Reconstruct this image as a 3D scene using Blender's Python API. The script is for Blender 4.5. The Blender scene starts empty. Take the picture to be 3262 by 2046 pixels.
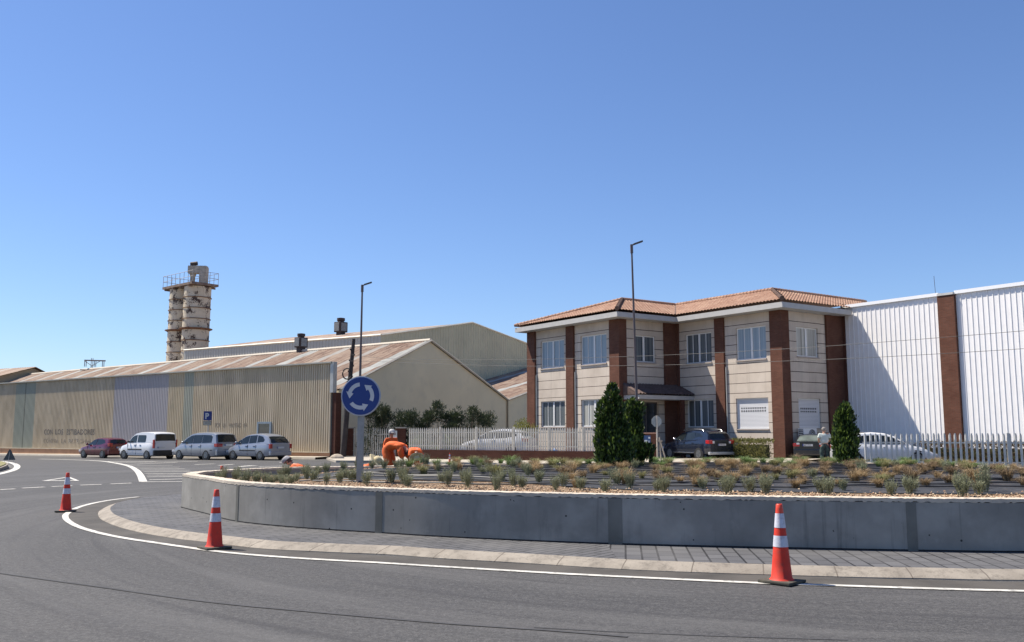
import bpy, bmesh, math, random
from mathutils import Vector, Matrix, noise
from math import sin, cos, pi, radians, sqrt, atan2, hypot
random.seed(7)
sc = bpy.context.scene
C = sc.collection
# ---------------------------------------------------------------- camera, sky, sun, exposure
EYE = 1.7; FPX = 2880.0; PITCH = math.atan(352 / 2880)
cd = bpy.data.cameras.new('camera'); cam = bpy.data.objects.new('camera', cd); C.objects.link(cam)
cam.location = (0, 0, EYE); cam.rotation_euler = (pi / 2 + PITCH, 0, 0)
cd.sensor_width = 36; cd.lens = FPX / 3262 * 36; cd.clip_end = 4000; cd.clip_start = 0.1
sc.camera = cam
SUN_AZ = Vector((-.93, .37)).normalized(); SUN_EL = radians(58)
sc.world = bpy.data.worlds.new('World'); sc.world.use_nodes = True
wn = sc.world.node_tree.nodes; wl = sc.world.node_tree.links
sky = wn.new('ShaderNodeTexSky'); sky.sky_type = 'NISHITA'; sky.sun_disc = False
sky.sun_elevation = SUN_EL; sky.sun_rotation = atan2(SUN_AZ.x, SUN_AZ.y)
sky.altitude = 0; sky.air_density = 1.0; sky.dust_density = 0.25; sky.ozone_density = 4.5
bg = wn['Background']; bg.inputs[1].default_value = 0.07
tint = wn.new('ShaderNodeMix'); tint.data_type = 'RGBA'; tint.blend_type = 'MULTIPLY'; tint.inputs[0].default_value = 1; tint.inputs[7].default_value = (.97, 1.045, 1.24, 1)
wl.new(sky.outputs[0], tint.inputs[6]); wl.new(tint.outputs[2], bg.inputs[0])
sd = bpy.data.lights.new('sun', 'SUN'); sun = bpy.data.objects.new('sun', sd); C.objects.link(sun)
sd.energy = 5.0; sd.angle = radians(.5); sd.color = (1, .925, .81)
sv = Vector((SUN_AZ.x * cos(SUN_EL), SUN_AZ.y * cos(SUN_EL), sin(SUN_EL)))
sun.rotation_euler = sv.to_track_quat('Z', 'Y').to_euler(); sun.location = sv * 60
sc.view_settings.view_transform = 'Standard'; sc.view_settings.look = 'None'
sc.view_settings.exposure = 0.78; sc.view_settings.gamma = 1; sc.view_settings.use_curve_mapping = False

# ---------------------------------------------------------------- survey helpers: photo pixel -> ground point
def ray(u, v):
    a = (u - 1631) / FPX; b = (1023 - v) / FPX
    return Vector((a, cos(PITCH) - b * sin(PITCH), sin(PITCH) + b * cos(PITCH)))
def sstep(x, a, b):
    t = max(0, min(1, (x - a) / (b - a))); return t * t * (3 - 2 * t)
def zg(x, y):                       # gentle fall of the land to the left, rise to the right
    return -.0115 * max(0, -x - 11) * sstep(y, 28, 50) + .15 * sstep(x, 4, 13) * sstep(y, 31, 39)
def G(u, v, dz=0):
    d = ray(u, v); z = 0
    for _ in range(12):
        t = (z + dz - EYE) / d.z; p = d * t; z = zg(p.x, p.y)
    return Vector((p.x, p.y))
def at(u, v, Y):                    # point seen at (u, v) standing Y metres in front
    d = ray(u, v); p = d * (Y / d.y); return Vector((p.x, p.y, EYE + p.z))

# ---------------------------------------------------------------- object helpers
def tag(o, label=None, cat=None, group=None, kind=None):
    if label: o['label'] = label
    if cat: o['category'] = cat
    if group: o['group'] = group
    if kind: o['kind'] = kind
    return o
def thing(name, label, cat, loc=(0, 0, 0), rz=0, group=None):
    o = bpy.data.objects.new(name, None); C.objects.link(o); o.empty_display_size = .3
    o.location = loc; o.rotation_euler = (0, 0, rz); return tag(o, label, cat, group)
def kids(o): return [c for c in C.objects if c.parent == o]
def dup(o, parent=None):
    c = o.copy(); C.objects.link(c)
    if parent: c.parent = parent
    for ch in kids(o): dup(ch, c)
    return c
class MB:
    def __init__(s): s.v = []; s.f = []
    def add(s, vs, fs, M=None):
        n = len(s.v)
        s.v += [tuple(M @ Vector(p)) if M is not None else tuple(p) for p in vs]
        s.f += [tuple(i + n for i in f) for f in fs]; return s
    def box(s, x0, y0, z0, x1, y1, z1, M=None):
        return s.add([(x0,y0,z0),(x1,y0,z0),(x1,y1,z0),(x0,y1,z0),(x0,y0,z1),(x1,y0,z1),(x1,y1,z1),(x0,y1,z1)],
                     [(0,3,2,1),(4,5,6,7),(0,1,5,4),(1,2,6,5),(2,3,7,6),(3,0,4,7)], M)
    def tube(s, pts, r, n=8, cap=True, M=None):
        pts = [Vector(p) for p in pts]; rs = r if isinstance(r, (list, tuple)) else [r] * len(pts)
        vs = []; fs = []
        for i, p in enumerate(pts):
            d = (pts[min(i + 1, len(pts) - 1)] - pts[max(i - 1, 0)]).normalized()
            a = d.orthogonal().normalized() if abs(d.z) > .95 else d.cross(Vector((0, 0, 1))).normalized()
            b = d.cross(a)
            for k in range(n):
                t = 2 * pi * k / n; vs.append(p + (a * cos(t) + b * sin(t)) * rs[i])
        for i in range(len(pts) - 1):
            for k in range(n):
                k2 = (k + 1) % n; fs.append((i*n+k, i*n+k2, (i+1)*n+k2, (i+1)*n+k))
        if cap: fs += [tuple(range(n))[::-1], tuple(range((len(pts)-1)*n, len(pts)*n))]
        return s.add(vs, fs, M)
    def lathe(s, prof, n=16, M=None, cap=True):
        vs = [(r * cos(2*pi*k/n), r * sin(2*pi*k/n), z) for r, z in prof for k in range(n)]; fs = []
        for i in range(len(prof) - 1):
            for k in range(n):
                k2 = (k + 1) % n; fs.append((i*n+k, i*n+k2, (i+1)*n+k2, (i+1)*n+k))
        if cap: fs += [tuple(range(n))[::-1], tuple(range((len(prof)-1)*n, len(prof)*n))]
        return s.add(vs, fs, M)
    def prism(s, poly, z0, z1, M=None):
        n = len(poly); vs = [(p[0], p[1], z0) for p in poly] + [(p[0], p[1], z1) for p in poly]
        fs = [tuple(range(n))[::-1], tuple(range(n, 2*n))] + [(i, (i+1) % n, n+(i+1) % n, n+i) for i in range(n)]
        return s.add(vs, fs, M)
    def ball(s, c, r, n=10, m=6, sc3=(1,1,1), M=None):
        prof = []; vs = []; fs = []
        for i in range(m + 1):
            a = -pi/2 + pi * i / m
            for k in range(n):
                t = 2*pi*k/n; vs.append((c[0]+r*sc3[0]*cos(a)*cos(t), c[1]+r*sc3[1]*cos(a)*sin(t), c[2]+r*sc3[2]*sin(a)))
        for i in range(m):
            for k in range(n):
                k2 = (k+1) % n; fs.append((i*n+k, i*n+k2, (i+1)*n+k2, (i+1)*n+k))
        return s.add(vs, fs, M)
    def build(s, name, mat, parent=None, smooth=None, bevel=0, merge=False):
        me = bpy.data.meshes.new(name); me.from_pydata(s.v, [], s.f)
        bm = bmesh.new(); bm.from_mesh(me)
        if merge: bmesh.ops.remove_doubles(bm, verts=bm.verts, dist=1e-4)
        bmesh.ops.recalc_face_normals(bm, faces=bm.faces) if (merge or bevel or smooth) else None
        if bevel: bmesh.ops.bevel(bm, geom=[e for e in bm.edges if len(e.link_faces) == 2 and e.calc_face_angle(0) > .5],
                                  offset=bevel, segments=2, profile=.7, affect='EDGES', clamp_overlap=True)
        uv = bm.loops.layers.uv.new('UVMap')
        for f in bm.faces:
            nrm = f.normal
            if abs(nrm.z) > .75:
                for l in f.loops: l[uv].uv = (l.vert.co.x, l.vert.co.y)
            else:
                t = Vector((-nrm.y, nrm.x, 0)).normalized()
                for l in f.loops: l[uv].uv = (l.vert.co.dot(t), l.vert.co.z)
            if smooth: f.smooth = True
        if smooth:
            for e in bm.edges:
                if len(e.link_faces) != 2 or e.calc_face_angle(0) > radians(smooth): e.smooth = False
        bm.to_mesh(me); bm.free()
        me.materials.append(mat)
        o = bpy.data.objects.new(name, me); C.objects.link(o)
        if parent: o.parent = parent
        return o
def frame(p, rz=0): return Matrix.Translation(Vector(p)) @ Matrix.Rotation(rz, 4, 'Z')

# ---------------------------------------------------------------- materials
class NT:
    def __init__(s, name, rough=.7, metal=0, spec=.5):
        s.m = bpy.data.materials.new(name); s.m.use_nodes = True
        s.n = s.m.node_tree.nodes; s.l = s.m.node_tree.links; s.b = s.n['Principled BSDF']
        s.b.inputs['Roughness'].default_value = rough; s.b.inputs['Metallic'].default_value = metal
        s.b.inputs['Specular IOR Level'].default_value = spec
        s.tc = s.n.new('ShaderNodeTexCoord'); s.o = s.tc.outputs['Object']; s.uv = s.tc.outputs['UV']
    def val(s, x, sock):
        if isinstance(x, (int, float)): sock.default_value = x
        elif isinstance(x, tuple): sock.default_value = x if len(x) == len(sock.default_value) else (*x, 1)
        else: s.l.new(x, sock)
    def math(s, op, a, b=0, c=0):
        n = s.n.new('ShaderNodeMath'); n.operation = op
        for i, x in enumerate((a, b, c)): s.val(x, n.inputs[i])
        return n.outputs[0]
    def sep(s, v):
        n = s.n.new('ShaderNodeSeparateXYZ'); s.l.new(v, n.inputs[0]); return n.outputs
    def comb(s, x, y, z=0):
        n = s.n.new('ShaderNodeCombineXYZ')
        for i, q in enumerate((x, y, z)): s.val(q, n.inputs[i])
        return n.outputs[0]
    def map(s, v, scale=(1,1,1), rot=(0,0,0), loc=(0,0,0)):
        n = s.n.new('ShaderNodeMapping'); s.l.new(v, n.inputs[0])
        n.inputs['Scale'].default_value = scale; n.inputs['Rotation'].default_value = rot; n.inputs['Location'].default_value = loc
        return n.outputs[0]
    def noise(s, scale, v=None, detail=4, rough=.55, col=False):
        n = s.n.new('ShaderNodeTexNoise'); s.l.new(v if v is not None else s.o, n.inputs['Vector'])
        n.inputs['Scale'].default_value = scale; n.inputs['Detail'].default_value = detail; n.inputs['Roughness'].default_value = rough
        return n.outputs[1 if col else 0]
    def ramp(s, x, lo, hi, a=0.0, b=1.0):
        n = s.n.new('ShaderNodeMapRange'); n.inputs[1].default_value = lo; n.inputs[2].default_value = hi
        n.inputs[3].default_value = a; n.inputs[4].default_value = b; s.val(x, n.inputs[0]); return n.outputs[0]
    def mix(s, f, a, b, mode='MIX'):
        n = s.n.new('ShaderNodeMix'); n.data_type = 'RGBA'; n.blend_type = mode
        s.val(f, n.inputs[0]); s.val(a, n.inputs[6]); s.val(b, n.inputs[7]); return n.outputs[2]
    def bump(s, h, dist=.01, strength=.6):
        n = s.n.new('ShaderNodeBump'); n.inputs['Distance'].default_value = dist; n.inputs['Strength'].default_value = strength
        s.l.new(h, n.inputs['Height']); s.l.new(n.outputs[0], s.b.inputs['Normal'])
    def out(s, col): s.val(col, s.b.inputs['Base Color']); return s.m
def mul(c, k): return tuple(min(1, x * k) for x in c[:3])
_mc = {}
def P(name, c, rough=.7, metal=0, var=.12, scale=2.5, bump=0, bscale=60, spec=.5, coat=0, dirt=None):
    if name in _mc: return _mc[name]
    t = NT(name, rough, metal, spec)
    col = t.mix(t.ramp(t.noise(scale), .3, .7), mul(c, 1 - var), mul(c, 1 + var))
    if dirt: col = t.mix(t.ramp(t.noise(scale * 3.1, detail=8), .52, .75, 0, dirt[1]), col, dirt[0])
    if bump: t.bump(t.noise(bscale, detail=6), bump)
    if coat: t.b.inputs['Coat Weight'].default_value = coat; t.b.inputs['Coat Roughness'].default_value = .05
    _mc[name] = t.out(col); return _mc[name]

def m_asphalt():
    t = NT('asphalt', .82, spec=.35)
    x, y, z = t.sep(t.o)
    dx = t.math('SUBTRACT', x, 6.5); dy = t.math('SUBTRACT', y, 21)
    r = t.math('SQRT', t.math('ADD', t.math('MULTIPLY', dx, dx), t.math('MULTIPLY', dy, dy)))
    an = t.math('ARCTAN2', dy, dx)
    streak = t.noise(1, t.comb(t.math('MULTIPLY', r, 3.2), t.math('MULTIPLY', an, 1.6)), 5, .6)
    wide = t.noise(1, t.comb(t.math('MULTIPLY', r, .45), t.math('MULTIPLY', an, 1.1), 3), 3)
    c = t.mix(t.ramp(wide, .35, .68), (.032, .031, .031), (.072, .069, .067))
    c = t.mix(t.ramp(streak, .48, .68, 0, .65), c, (.036, .035, .038))
    c = t.mix(t.ramp(t.noise(1, t.comb(t.math('MULTIPLY', r, 9), t.math('MULTIPLY', an, 3), 9), 3), .62, .7, 0, .35), c, (.04, .04, .043))
    c = t.mix(t.ramp(t.noise(.25, detail=6), .45, .7, 0, .3), c, (.10, .096, .09))
    c = t.mix(t.ramp(t.noise(110, detail=2), .35, .75), mul((.72, .72, .72), 1), (1.0, 1.0, 1.0)) if False else c
    g = t.noise(52, detail=5, rough=.8)
    c = t.mix(.5, c, t.mix(t.ramp(g, .40, .62), (.006, .006, .007), (.125, .122, .12)), 'MIX')
    c = t.mix(t.ramp(t.noise(38, detail=2), .66, .74, 0, .5), c, (.17, .165, .16))
    c = t.mix(t.ramp(t.noise(9, detail=5, rough=.7), .5, .72, 0, .4), c, (.11, .107, .104))
    c = t.mix(t.ramp(t.noise(2.2, detail=6, rough=.7), .52, .7, 0, .35), c, (.035, .035, .037))
    g2 = t.noise(17, detail=8, rough=.9); c = t.mix(t.ramp(g2, .5, .64, 0, .75), c, (.024, .024, .025)); c = t.mix(t.ramp(g2, .50, .36, 0, .55), c, (.15, .147, .145))
    v = t.n.new('ShaderNodeTexVoronoi'); v.inputs['Scale'].default_value = 16; t.l.new(t.o, v.inputs[0])
    c = t.mix(t.math('MULTIPLY', t.math('LESS_THAN', v.outputs[0], .10), t.math('GREATER_THAN', t.sep(v.outputs[1])[0], .9)), c, (.19, .18, .17))
    c = t.mix(t.ramp(t.noise(1, t.comb(t.math('MULTIPLY', r, 6), t.math('MULTIPLY', an, 2.2), 5), 4, .65), .5, .7, 0, .5), c, (.028, .027, .029))
    c = t.mix(t.ramp(t.noise(1, t.comb(t.math('MULTIPLY', r, 1.1), t.math('MULTIPLY', an, 1.8), 15), 4, .6), .52, .7, 0, .45), c, (.115, .112, .11))
    t.bump(g, .008, .8)
    return t.out(c)
def m_brick(name, c1, c2, mortar, w=.25, h=.065, ms=.012):
    t = NT(name, .9, spec=.2)
    n = t.n.new('ShaderNodeTexBrick'); t.l.new(t.uv, n.inputs['Vector'])
    n.inputs['Scale'].default_value = 1; n.inputs['Brick Width'].default_value = w; n.inputs['Row Height'].default_value = h
    n.inputs['Mortar Size'].default_value = ms; n.inputs['Mortar Smooth'].default_value = .1; n.inputs['Bias'].default_value = -.1
    n.inputs['Color1'].default_value = (*c1, 1); n.inputs['Color2'].default_value = (*c2, 1); n.inputs['Mortar'].default_value = (*mortar, 1)
    c = t.mix(t.ramp(t.noise(1.3), .35, .75, 0, .5), n.outputs[0], mul(c1, .55))
    t.bump(t.math('SUBTRACT', 1, n.outputs[1]), .008, .6)
    return t.out(c)
def m_planks():                      # office wall: artificial stone with recessed horizontal joints
    t = NT('office_stone', .85, spec=.25)
    z = t.sep(t.o)[2]
    ph = t.math('FLOORED_MODULO', t.math('ADD', t.math('SUBTRACT', z, 7.94), .0175 + .574 * 20), .574)
    joint = t.math('LESS_THAN', ph, .035)
    c = t.mix(t.ramp(t.noise(.9, detail=6), .3, .7), (.50, .425, .35), (.61, .53, .445))
    st = t.noise(1, t.map(t.o, (2.2, 2.2, .25)), 6, .65)
    c = t.mix(t.ramp(st, .55, .75, 0, .45), c, (.36, .31, .25))
    c = t.mix(t.ramp(t.noise(1.6, t.map(t.o, (1, 1, .6)), 7, .7), .62, .72, 0, .5), c, (.68, .63, .55))
    x = t.sep(t.uv)[0]
    vj = t.math('LESS_THAN', t.math('FLOORED_MODULO', x, 1.18), .012)
    c = t.mix(t.math('MULTIPLY', vj, .35), c, (.2, .17, .13))
    c = t.mix(t.math('MULTIPLY', joint, .93), c, (.045, .03, .028))
    t.bump(t.math('SUBTRACT', 1, joint), .03, .8)
    return t.out(c)
def m_concrete(name, a, b, stain, wet=.4):
    t = NT(name, .85, spec=.3)
    c = t.mix(t.ramp(t.noise(1.1, detail=7, rough=.62), .3, .72), a, b)
    c = t.mix(t.ramp(t.noise(1, t.map(t.o, (3.5, 3.5, .8)), 7, .7), .55, .8, 0, wet), c, stain)
    c = t.mix(t.ramp(t.noise(1, t.map(t.o, (9, 9, .35), loc=(3, 1, 0)), 5, .7), .60, .72, 0, .55), c, mul(stain, .8))
    c = t.mix(t.ramp(t.noise(.55, detail=5, rough=.6), .5, .66, 0, .5), c, mul(b, 1.3))
    c = t.mix(t.ramp(t.noise(2.4, detail=6, rough=.7), .6, .74, 0, .4), c, mul(b, 1.25))
    v = t.n.new('ShaderNodeTexVoronoi'); v.inputs['Scale'].default_value = 5; t.l.new(t.o, v.inputs[0])
    c = t.mix(t.math('MULTIPLY', t.math('LESS_THAN', v.outputs[0], .075), t.math('GREATER_THAN', t.noise(1.3), .5)), c, (.05, .048, .045))
    t.bump(t.noise(45, detail=6), .003, .25)
    return t.out(c)
def m_pavers():
    t = NT('dark_pavers', .8, spec=.3)
    x = t.sep(t.o)[0]
    def br(rot, w, h):
        n = t.n.new('ShaderNodeTexBrick'); t.l.new(t.map(t.o, rot=(0, 0, rot)), n.inputs['Vector'])
        n.inputs['Scale'].default_value = 1; n.inputs['Brick Width'].default_value = w; n.inputs['Row Height'].default_value = h
        n.inputs['Mortar Size'].default_value = .014; n.inputs['Bias'].default_value = 0
        n.inputs['Color1'].default_value = (.075, .075, .08, 1); n.inputs['Color2'].default_value = (.105, .105, .11, 1); n.inputs['Mortar'].default_value = (.016, .016, .018, 1)
        return n
    a = br(radians(-52), .45, .14); b = br(radians(97), .4, .21)
    s = t.math('GREATER_THAN', x, 1.35)
    c = t.mix(s, a.outputs[0], b.outputs[0])
    c = t.mix(t.ramp(t.noise(1.2, detail=5), .4, .75, 0, .5), c, (.13, .127, .125))
    t.bump(t.noise(70), .004, .5)
    return t.out(c)
def m_rust_roof(period=5.0, skew=0.0):   # rusty corrugated sheet with pale translucent strips; x runs along the ridge
    t = NT('rusty_roof_sheet', .75, spec=.3)
    x, y, z = t.sep(t.o)
    c = t.mix(t.ramp(t.noise(1, t.map(t.o, (3.2, .22, .22)), 6, .7), .36, .64), (.36, .275, .205), (.165, .09, .062))
    c = t.mix(t.ramp(t.noise(2.5, t.map(t.o, (1, .4, .4)), 6, .75), .5, .68, 0, .85), c, (.10, .055, .042))
    c = t.mix(t.ramp(t.noise(.35, detail=4), .5, .72, 0, .5), c, (.36, .28, .215))
    k = t.math('FLOOR', t.math('DIVIDE', t.math('ADD', x, 300.0 + skew), period)); wn_ = t.n.new('ShaderNodeTexWhiteNoise'); wn_.noise_dimensions = '1D'; t.l.new(k, wn_.inputs['W'])
    f = t.math('FLOORED_MODULO', t.math('ADD', x, 300.0 + skew), period)
    strip = t.math('MULTIPLY', t.math('LESS_THAN', f, t.ramp(wn_.outputs[0], 0, 1, .8, 1.3)), t.ramp(wn_.outputs[0], 0, .3, .55, 1))
    pale = t.mix(t.ramp(t.noise(.8), .35, .65), (.33, .345, .325), (.44, .455, .43))
    c = t.mix(t.math('MULTIPLY', strip, .85), c, pale)
    return t.out(c)
def m_sheet_wall():                      # corrugated screen wall: beige sheets, a few green and lilac ones; x runs along the wall
    t = NT('corrugated_wall_sheet', .7, spec=.35)
    x, y, z = t.sep(t.o)
    c = t.mix(t.ramp(t.noise(1, t.map(t.o, (.9, 1, .35)), 5), .35, .7), (.49, .405, .28), (.63, .53, .38))
    c = t.mix(t.ramp(t.noise(1, t.map(t.o, (4, 1, .3)), 5, .7), .5, .75, 0, .4), c, (.35, .28, .2))
    def band(a, b, col, k):
        nonlocal c
        m = t.math('MULTIPLY', t.math('GREATER_THAN', x, a), t.math('LESS_THAN', x, b))
        c = t.mix(t.math('MULTIPLY', m, k), c, col)
    for a, b, col, k in WALL_BANDS: band(a, b, col, k)
    c = t.mix(t.ramp(t.noise(.5, detail=6, rough=.7), .55, .75, 0, .45), c, (.27, .23, .175))
    return t.out(c)
def m_tiles():
    t = NT('terracotta_tiles', .85, spec=.25)
    w = t.n.new('ShaderNodeTexWhiteNoise'); w.noise_dimensions = '2D'
    fx = t.math('FLOOR', t.math('DIVIDE', t.sep(t.uv)[0], .25)); fy = t.math('FLOOR', t.math('DIVIDE', t.sep(t.uv)[1], .13))
    t.l.new(t.comb(fx, fy), w.inputs[0])
    c = t.mix(t.ramp(w.outputs[0], 0, 1), (.26, .145, .10), (.38, .235, .165))
    c = t.mix(t.ramp(t.noise(.8, detail=5), .45, .7, 0, .5), c, (.46, .32, .23))
    c = t.mix(t.ramp(t.noise(3, detail=5), .6, .75, 0, .5), c, (.2, .11, .08))
    return t.out(c)
def m_silo():
    t = NT('flaking_silo_paint', .75, spec=.3)
    n1 = t.noise(1.1, detail=3); n2 = t.noise(5.5, detail=9, rough=.8)
    s = t.math('ADD', t.math('MULTIPLY', n1, .75), t.math('MULTIPLY', n2, .9))
    c = t.mix(t.ramp(t.noise(.6), .3, .7), (.56, .49, .36), (.66, .585, .45))
    c = t.mix(t.ramp(s, .865, .905), c, (.075, .052, .042))
    c = t.mix(t.ramp(t.noise(1, t.map(t.o, (4, 4, .5)), 6, .7), .6, .75, 0, .5), c, (.3, .17, .09))
    return t.out(c)
def m_leaf(name, a, b, rough=.5, scale=9.0, trans=.25):
    t = NT(name, rough, spec=.5)
    w = t.n.new('ShaderNodeTexWhiteNoise'); t.l.new(t.map(t.o, (scale,) * 3), w.inputs[0])
    n = t.noise(scale, detail=2)
    c = t.mix(t.ramp(n, .3, .72), a, b)
    t.b.inputs['Subsurface Weight'].default_value = 0
    tr = t.n.new('ShaderNodeBsdfTranslucent'); t.val(c, tr.inputs[0])
    mx = t.n.new('ShaderNodeMixShader'); mx.inputs[0].default_value = trans
    t.l.new(t.b.outputs[0], mx.inputs[1]); t.l.new(tr.outputs[0], mx.inputs[2])
    t.l.new(mx.outputs[0], t.n['Material Output'].inputs[0])
    return t.out(c)
def m_glass(name='window_glass', c=(.03, .035, .04), rough=.06):
    t = NT(name, rough, spec=.9)
    return t.out(t.mix(t.ramp(t.noise(1.5), .3, .7), mul(c, .7), mul(c, 1.6)))
ASPH = m_asphalt()
BRICK = m_brick('red_brick', (.125, .046, .029), (.17, .067, .043), (.12, .075, .055))
LOWBRICK = m_brick('dark_red_brick', (.10, .036, .024), (.14, .052, .034), (.09, .05, .037))
STONE = m_planks(); PAVERS = m_pavers(); TILES = m_tiles(); SILO = m_silo()
WHITE_LINE = P('road_paint', (.50, .485, .445), .8, var=.2, scale=4, dirt=((.12, .117, .112), 1.0))
CREAM = P('cream_render', (.78, .65, .42), .9, var=.05, scale=.35, bump=.004, bscale=15, dirt=((.55, .47, .33), .3))
WHITE_M = P('white_metal', (.84, .82, .80), .45, var=.03)
FASCIA = P('white_fascia', (.44, .43, .41), .8, var=.06, dirt=((.42, .4, .36), .4))
STEEL = P('galvanised_steel', (.46, .46, .45), .5, .55, var=.12, scale=6)
PICKET = P('weathered_fence_paint', (.62, .58, .49), .75, var=.12, scale=4, dirt=((.25, .2, .15), .4))
BLACK = P('black_rubber', (.02, .02, .021), .75, var=.3)
DARKMET = P('dark_rusty_metal', (.055, .04, .038), .7, .2, var=.4, scale=5)
GLASS = m_glass()

# ================================================================ THE SETTING
def xs_of(u, o, d):                 # where the vertical plane through o along d is seen at image column u
    k = (u - 1631) / FPX * 1.0
    # solve (o.x+d.x*t) = k' * (o.y+d.y*t), near the eye level
    kk = k / cos(PITCH) * 1.0
    kk = (u - 1631) / FPX / (cos(PITCH) + sin(PITCH) * .1222)
    return (kk * o[1] - o[0]) / (d[0] - kk * d[1])
def grid_sheet(name, x0, x1, y0, y1, step, dz, mat):
    m = MB(); nx = int((x1-x0)/step); ny = int((y1-y0)/step)
    for j in range(ny+1):
        for i in range(nx+1):
            x = x0 + (x1-x0)*i/nx; y = y0 + (y1-y0)*j/ny; m.v.append((x, y, zg(x, y) + dz))
    for j in range(ny):
        for i in range(nx):
            a = j*(nx+1)+i; m.f.append((a, a+1, a+nx+2, a+nx+1))
    return tag(m.build(name, mat, smooth=60), kind='structure')
EARTH = P('dry_earth', (.24, .19, .13), .95, var=.2, scale=.2, bump=.02, bscale=4)
m = MB(); R_ = 1800
m.v = [(-R_, -R_, -1.2), (R_, -R_, -1.2), (R_, R_, -1.2), (-R_, R_, -1.2)]; m.f = [(0, 1, 2, 3)]
tag(m.build('ground', EARTH), kind='structure')
grid_sheet('road', -110, 60, -30, 100, 1.0, 0, ASPH)

def resample(pts, step=.35):
    out = [Vector(pts[0])]
    for a, b in zip(pts, pts[1:]):
        a = Vector(a); b = Vector(b); n = max(1, int((b-a).length/step))
        out += [a + (b-a)*i/n for i in range(1, n+1)]
    return out
def spline(pts, n=8, closed=False):
    pts = [Vector(p) for p in pts]; L = len(pts); out = []
    for i in range(L if closed else L-1):
        g = lambda k: pts[k % L] if closed else pts[max(0, min(L-1, k))]
        p0, p1, p2, p3 = g(i-1), g(i), g(i+1), g(i+2)
        for j in range(n):
            t = j/n
            out.append(.5*((2*p1)+(p2-p0)*t+(2*p0-5*p1+4*p2-p3)*t*t+(3*p1-p0-3*p2+p3)*t**3))
    if not closed: out.append(pts[-1])
    return out
def offset(pts, d, closed=False):
    out = []; L = len(pts)
    for i, p in enumerate(pts):
        a = pts[(i-1) % L] if (closed or i) else pts[i]; b = pts[(i+1) % L] if (closed or i < L-1) else pts[i]
        t = (b-a).normalized(); out.append(p + Vector((-t.y, t.x))*d)
    return out
def ribbon(m, pts, w, dz=.008):
    L = offset(pts, w/2); Rr = offset(pts, -w/2); n = len(m.v)
    for a, b in zip(L, Rr):
        m.v += [(a.x, a.y, zg(a.x, a.y)+dz), (b.x, b.y, zg(b.x, b.y)+dz)]
    for i in range(len(pts)-1): m.f.append((n+2*i, n+2*i+1, n+2*i+3, n+2*i+2))
def quad_on_road(m, a, b, c, d, dz=.008, n=6):
    base = len(m.v)
    for i in range(n+1):
        t = i/n; p = a.lerp(b, t); q = d.lerp(c, t)
        m.v += [(p.x, p.y, zg(p.x, p.y)+dz), (q.x, q.y, zg(q.x, q.y)+dz)]
    for i in range(n): m.f.append((base+2*i, base+2*i+1, base+2*i+3, base+2*i+2))

# ---- roundabout island: kerb, dark paved apron
kerb_out = [(355,1612),(322,1626),(312,1637),(316,1650),(332,1662),(382,1682),(464,1702),(564,1718.5),(653,1729),(832,1750),(1005,1759),(1114,1764),(1240,1769),(1400,1781),(1661,1796),(1981,1816),(2271,1828),(2699,1841),(2978,1846),(3262,1851)]
KO = [G(u, v) for u, v in kerb_out]
KO = KO + [Vector(p) for p in ((9.5,10.6),(12,11.6),(14.5,14.6),(16,19),(15.6,24.5),(13,29.2),(8,31),(3,30),(-1.5,28.6),(-5.0,27.0),(-8.0,24.8),(-9.2,23.0))]
KO = spline(KO, 5, True)
KW = .23; KI = offset(KO, KW, True)      # ring runs counter-clockwise, inside is on its left
m = MB(); n = len(KO)
KM = offset(KO, KW*.35, True)
for a, b, c in zip(KO, KM, KI): m.v += [(a.x, a.y, -.01), (a.x*.97+b.x*.03, a.y*.97+b.y*.03, .012), (b.x, b.y, .052), (c.x, c.y, .10), (c.x, c.y, .02)]
for i in range(n):
    for k in range(4): m.f.append((i*5+k, i*5+k+1, ((i+1) % n)*5+k+1, ((i+1) % n)*5+k))
t = NT('kerb_stone', .85, spec=.3)
c = t.mix(t.ramp(t.noise(2, detail=6), .3, .7), (.20, .175, .145), (.31, .275, .23))
c = t.mix(t.ramp(t.noise(7, detail=7, rough=.75), .48, .66, 0, .7), c, (.12, .105, .088))
x, y, z = t.sep(t.o)
an = t.math('ARCTAN2', t.math('SUBTRACT', y, 21), t.math('SUBTRACT', x, 5.5))
t.bump(t.noise(50, detail=5), .006, .6)
c = t.mix(t.math('LESS_THAN', t.math('FLOORED_MODULO', t.math('ADD', an, 12.56), .082), .0015), c, (.13, .11, .09))
KERB = t.out(c)
tag(m.build('island_kerb', KERB, smooth=50), kind='structure')
m = MB(); m.v = [(p.x, p.y, .098) for p in KI]; m.f = [tuple(range(n))]
tag(m.build('island_paving', PAVERS), kind='structure')
# gutter of older, browner asphalt between the white line and the kerb
line_px = [(441,1584),(365,1592.5),(299,1604),(245.5,1619),(214,1637),(208,1647),(216,1660),(249,1679),(315,1699),(398,1716),(498,1731),(614,1748),(699,1759),(800,1769),(965,1781),(1197,1794),(1400,1806.5),(1661,1822),(1898,1835),(2400,1858.5),(2659,1867),(2960,1877),(3262,1885),(3600,1893)]
LN = spline([G(u, v) for u, v in line_px], 5)
m = MB(); ribbon(m, LN, .115, .009)
GUT = P('gutter_asphalt', (.055, .049, .042), .9, var=.35, scale=1.2, bump=.006, bscale=70, dirt=((.07, .065, .06), .6))
g = MB(); inner = offset(LN, .62); nn = len(LN)
for a, b in zip(LN, inner):
    g.v += [(a.x, a.y, .004), (b.x, b.y, .004)]
for i in range(nn-1): g.f.append((2*i, 2*i+1, 2*i+3, 2*i+2))
tag(g.build('gutter', GUT), kind='structure')
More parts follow.
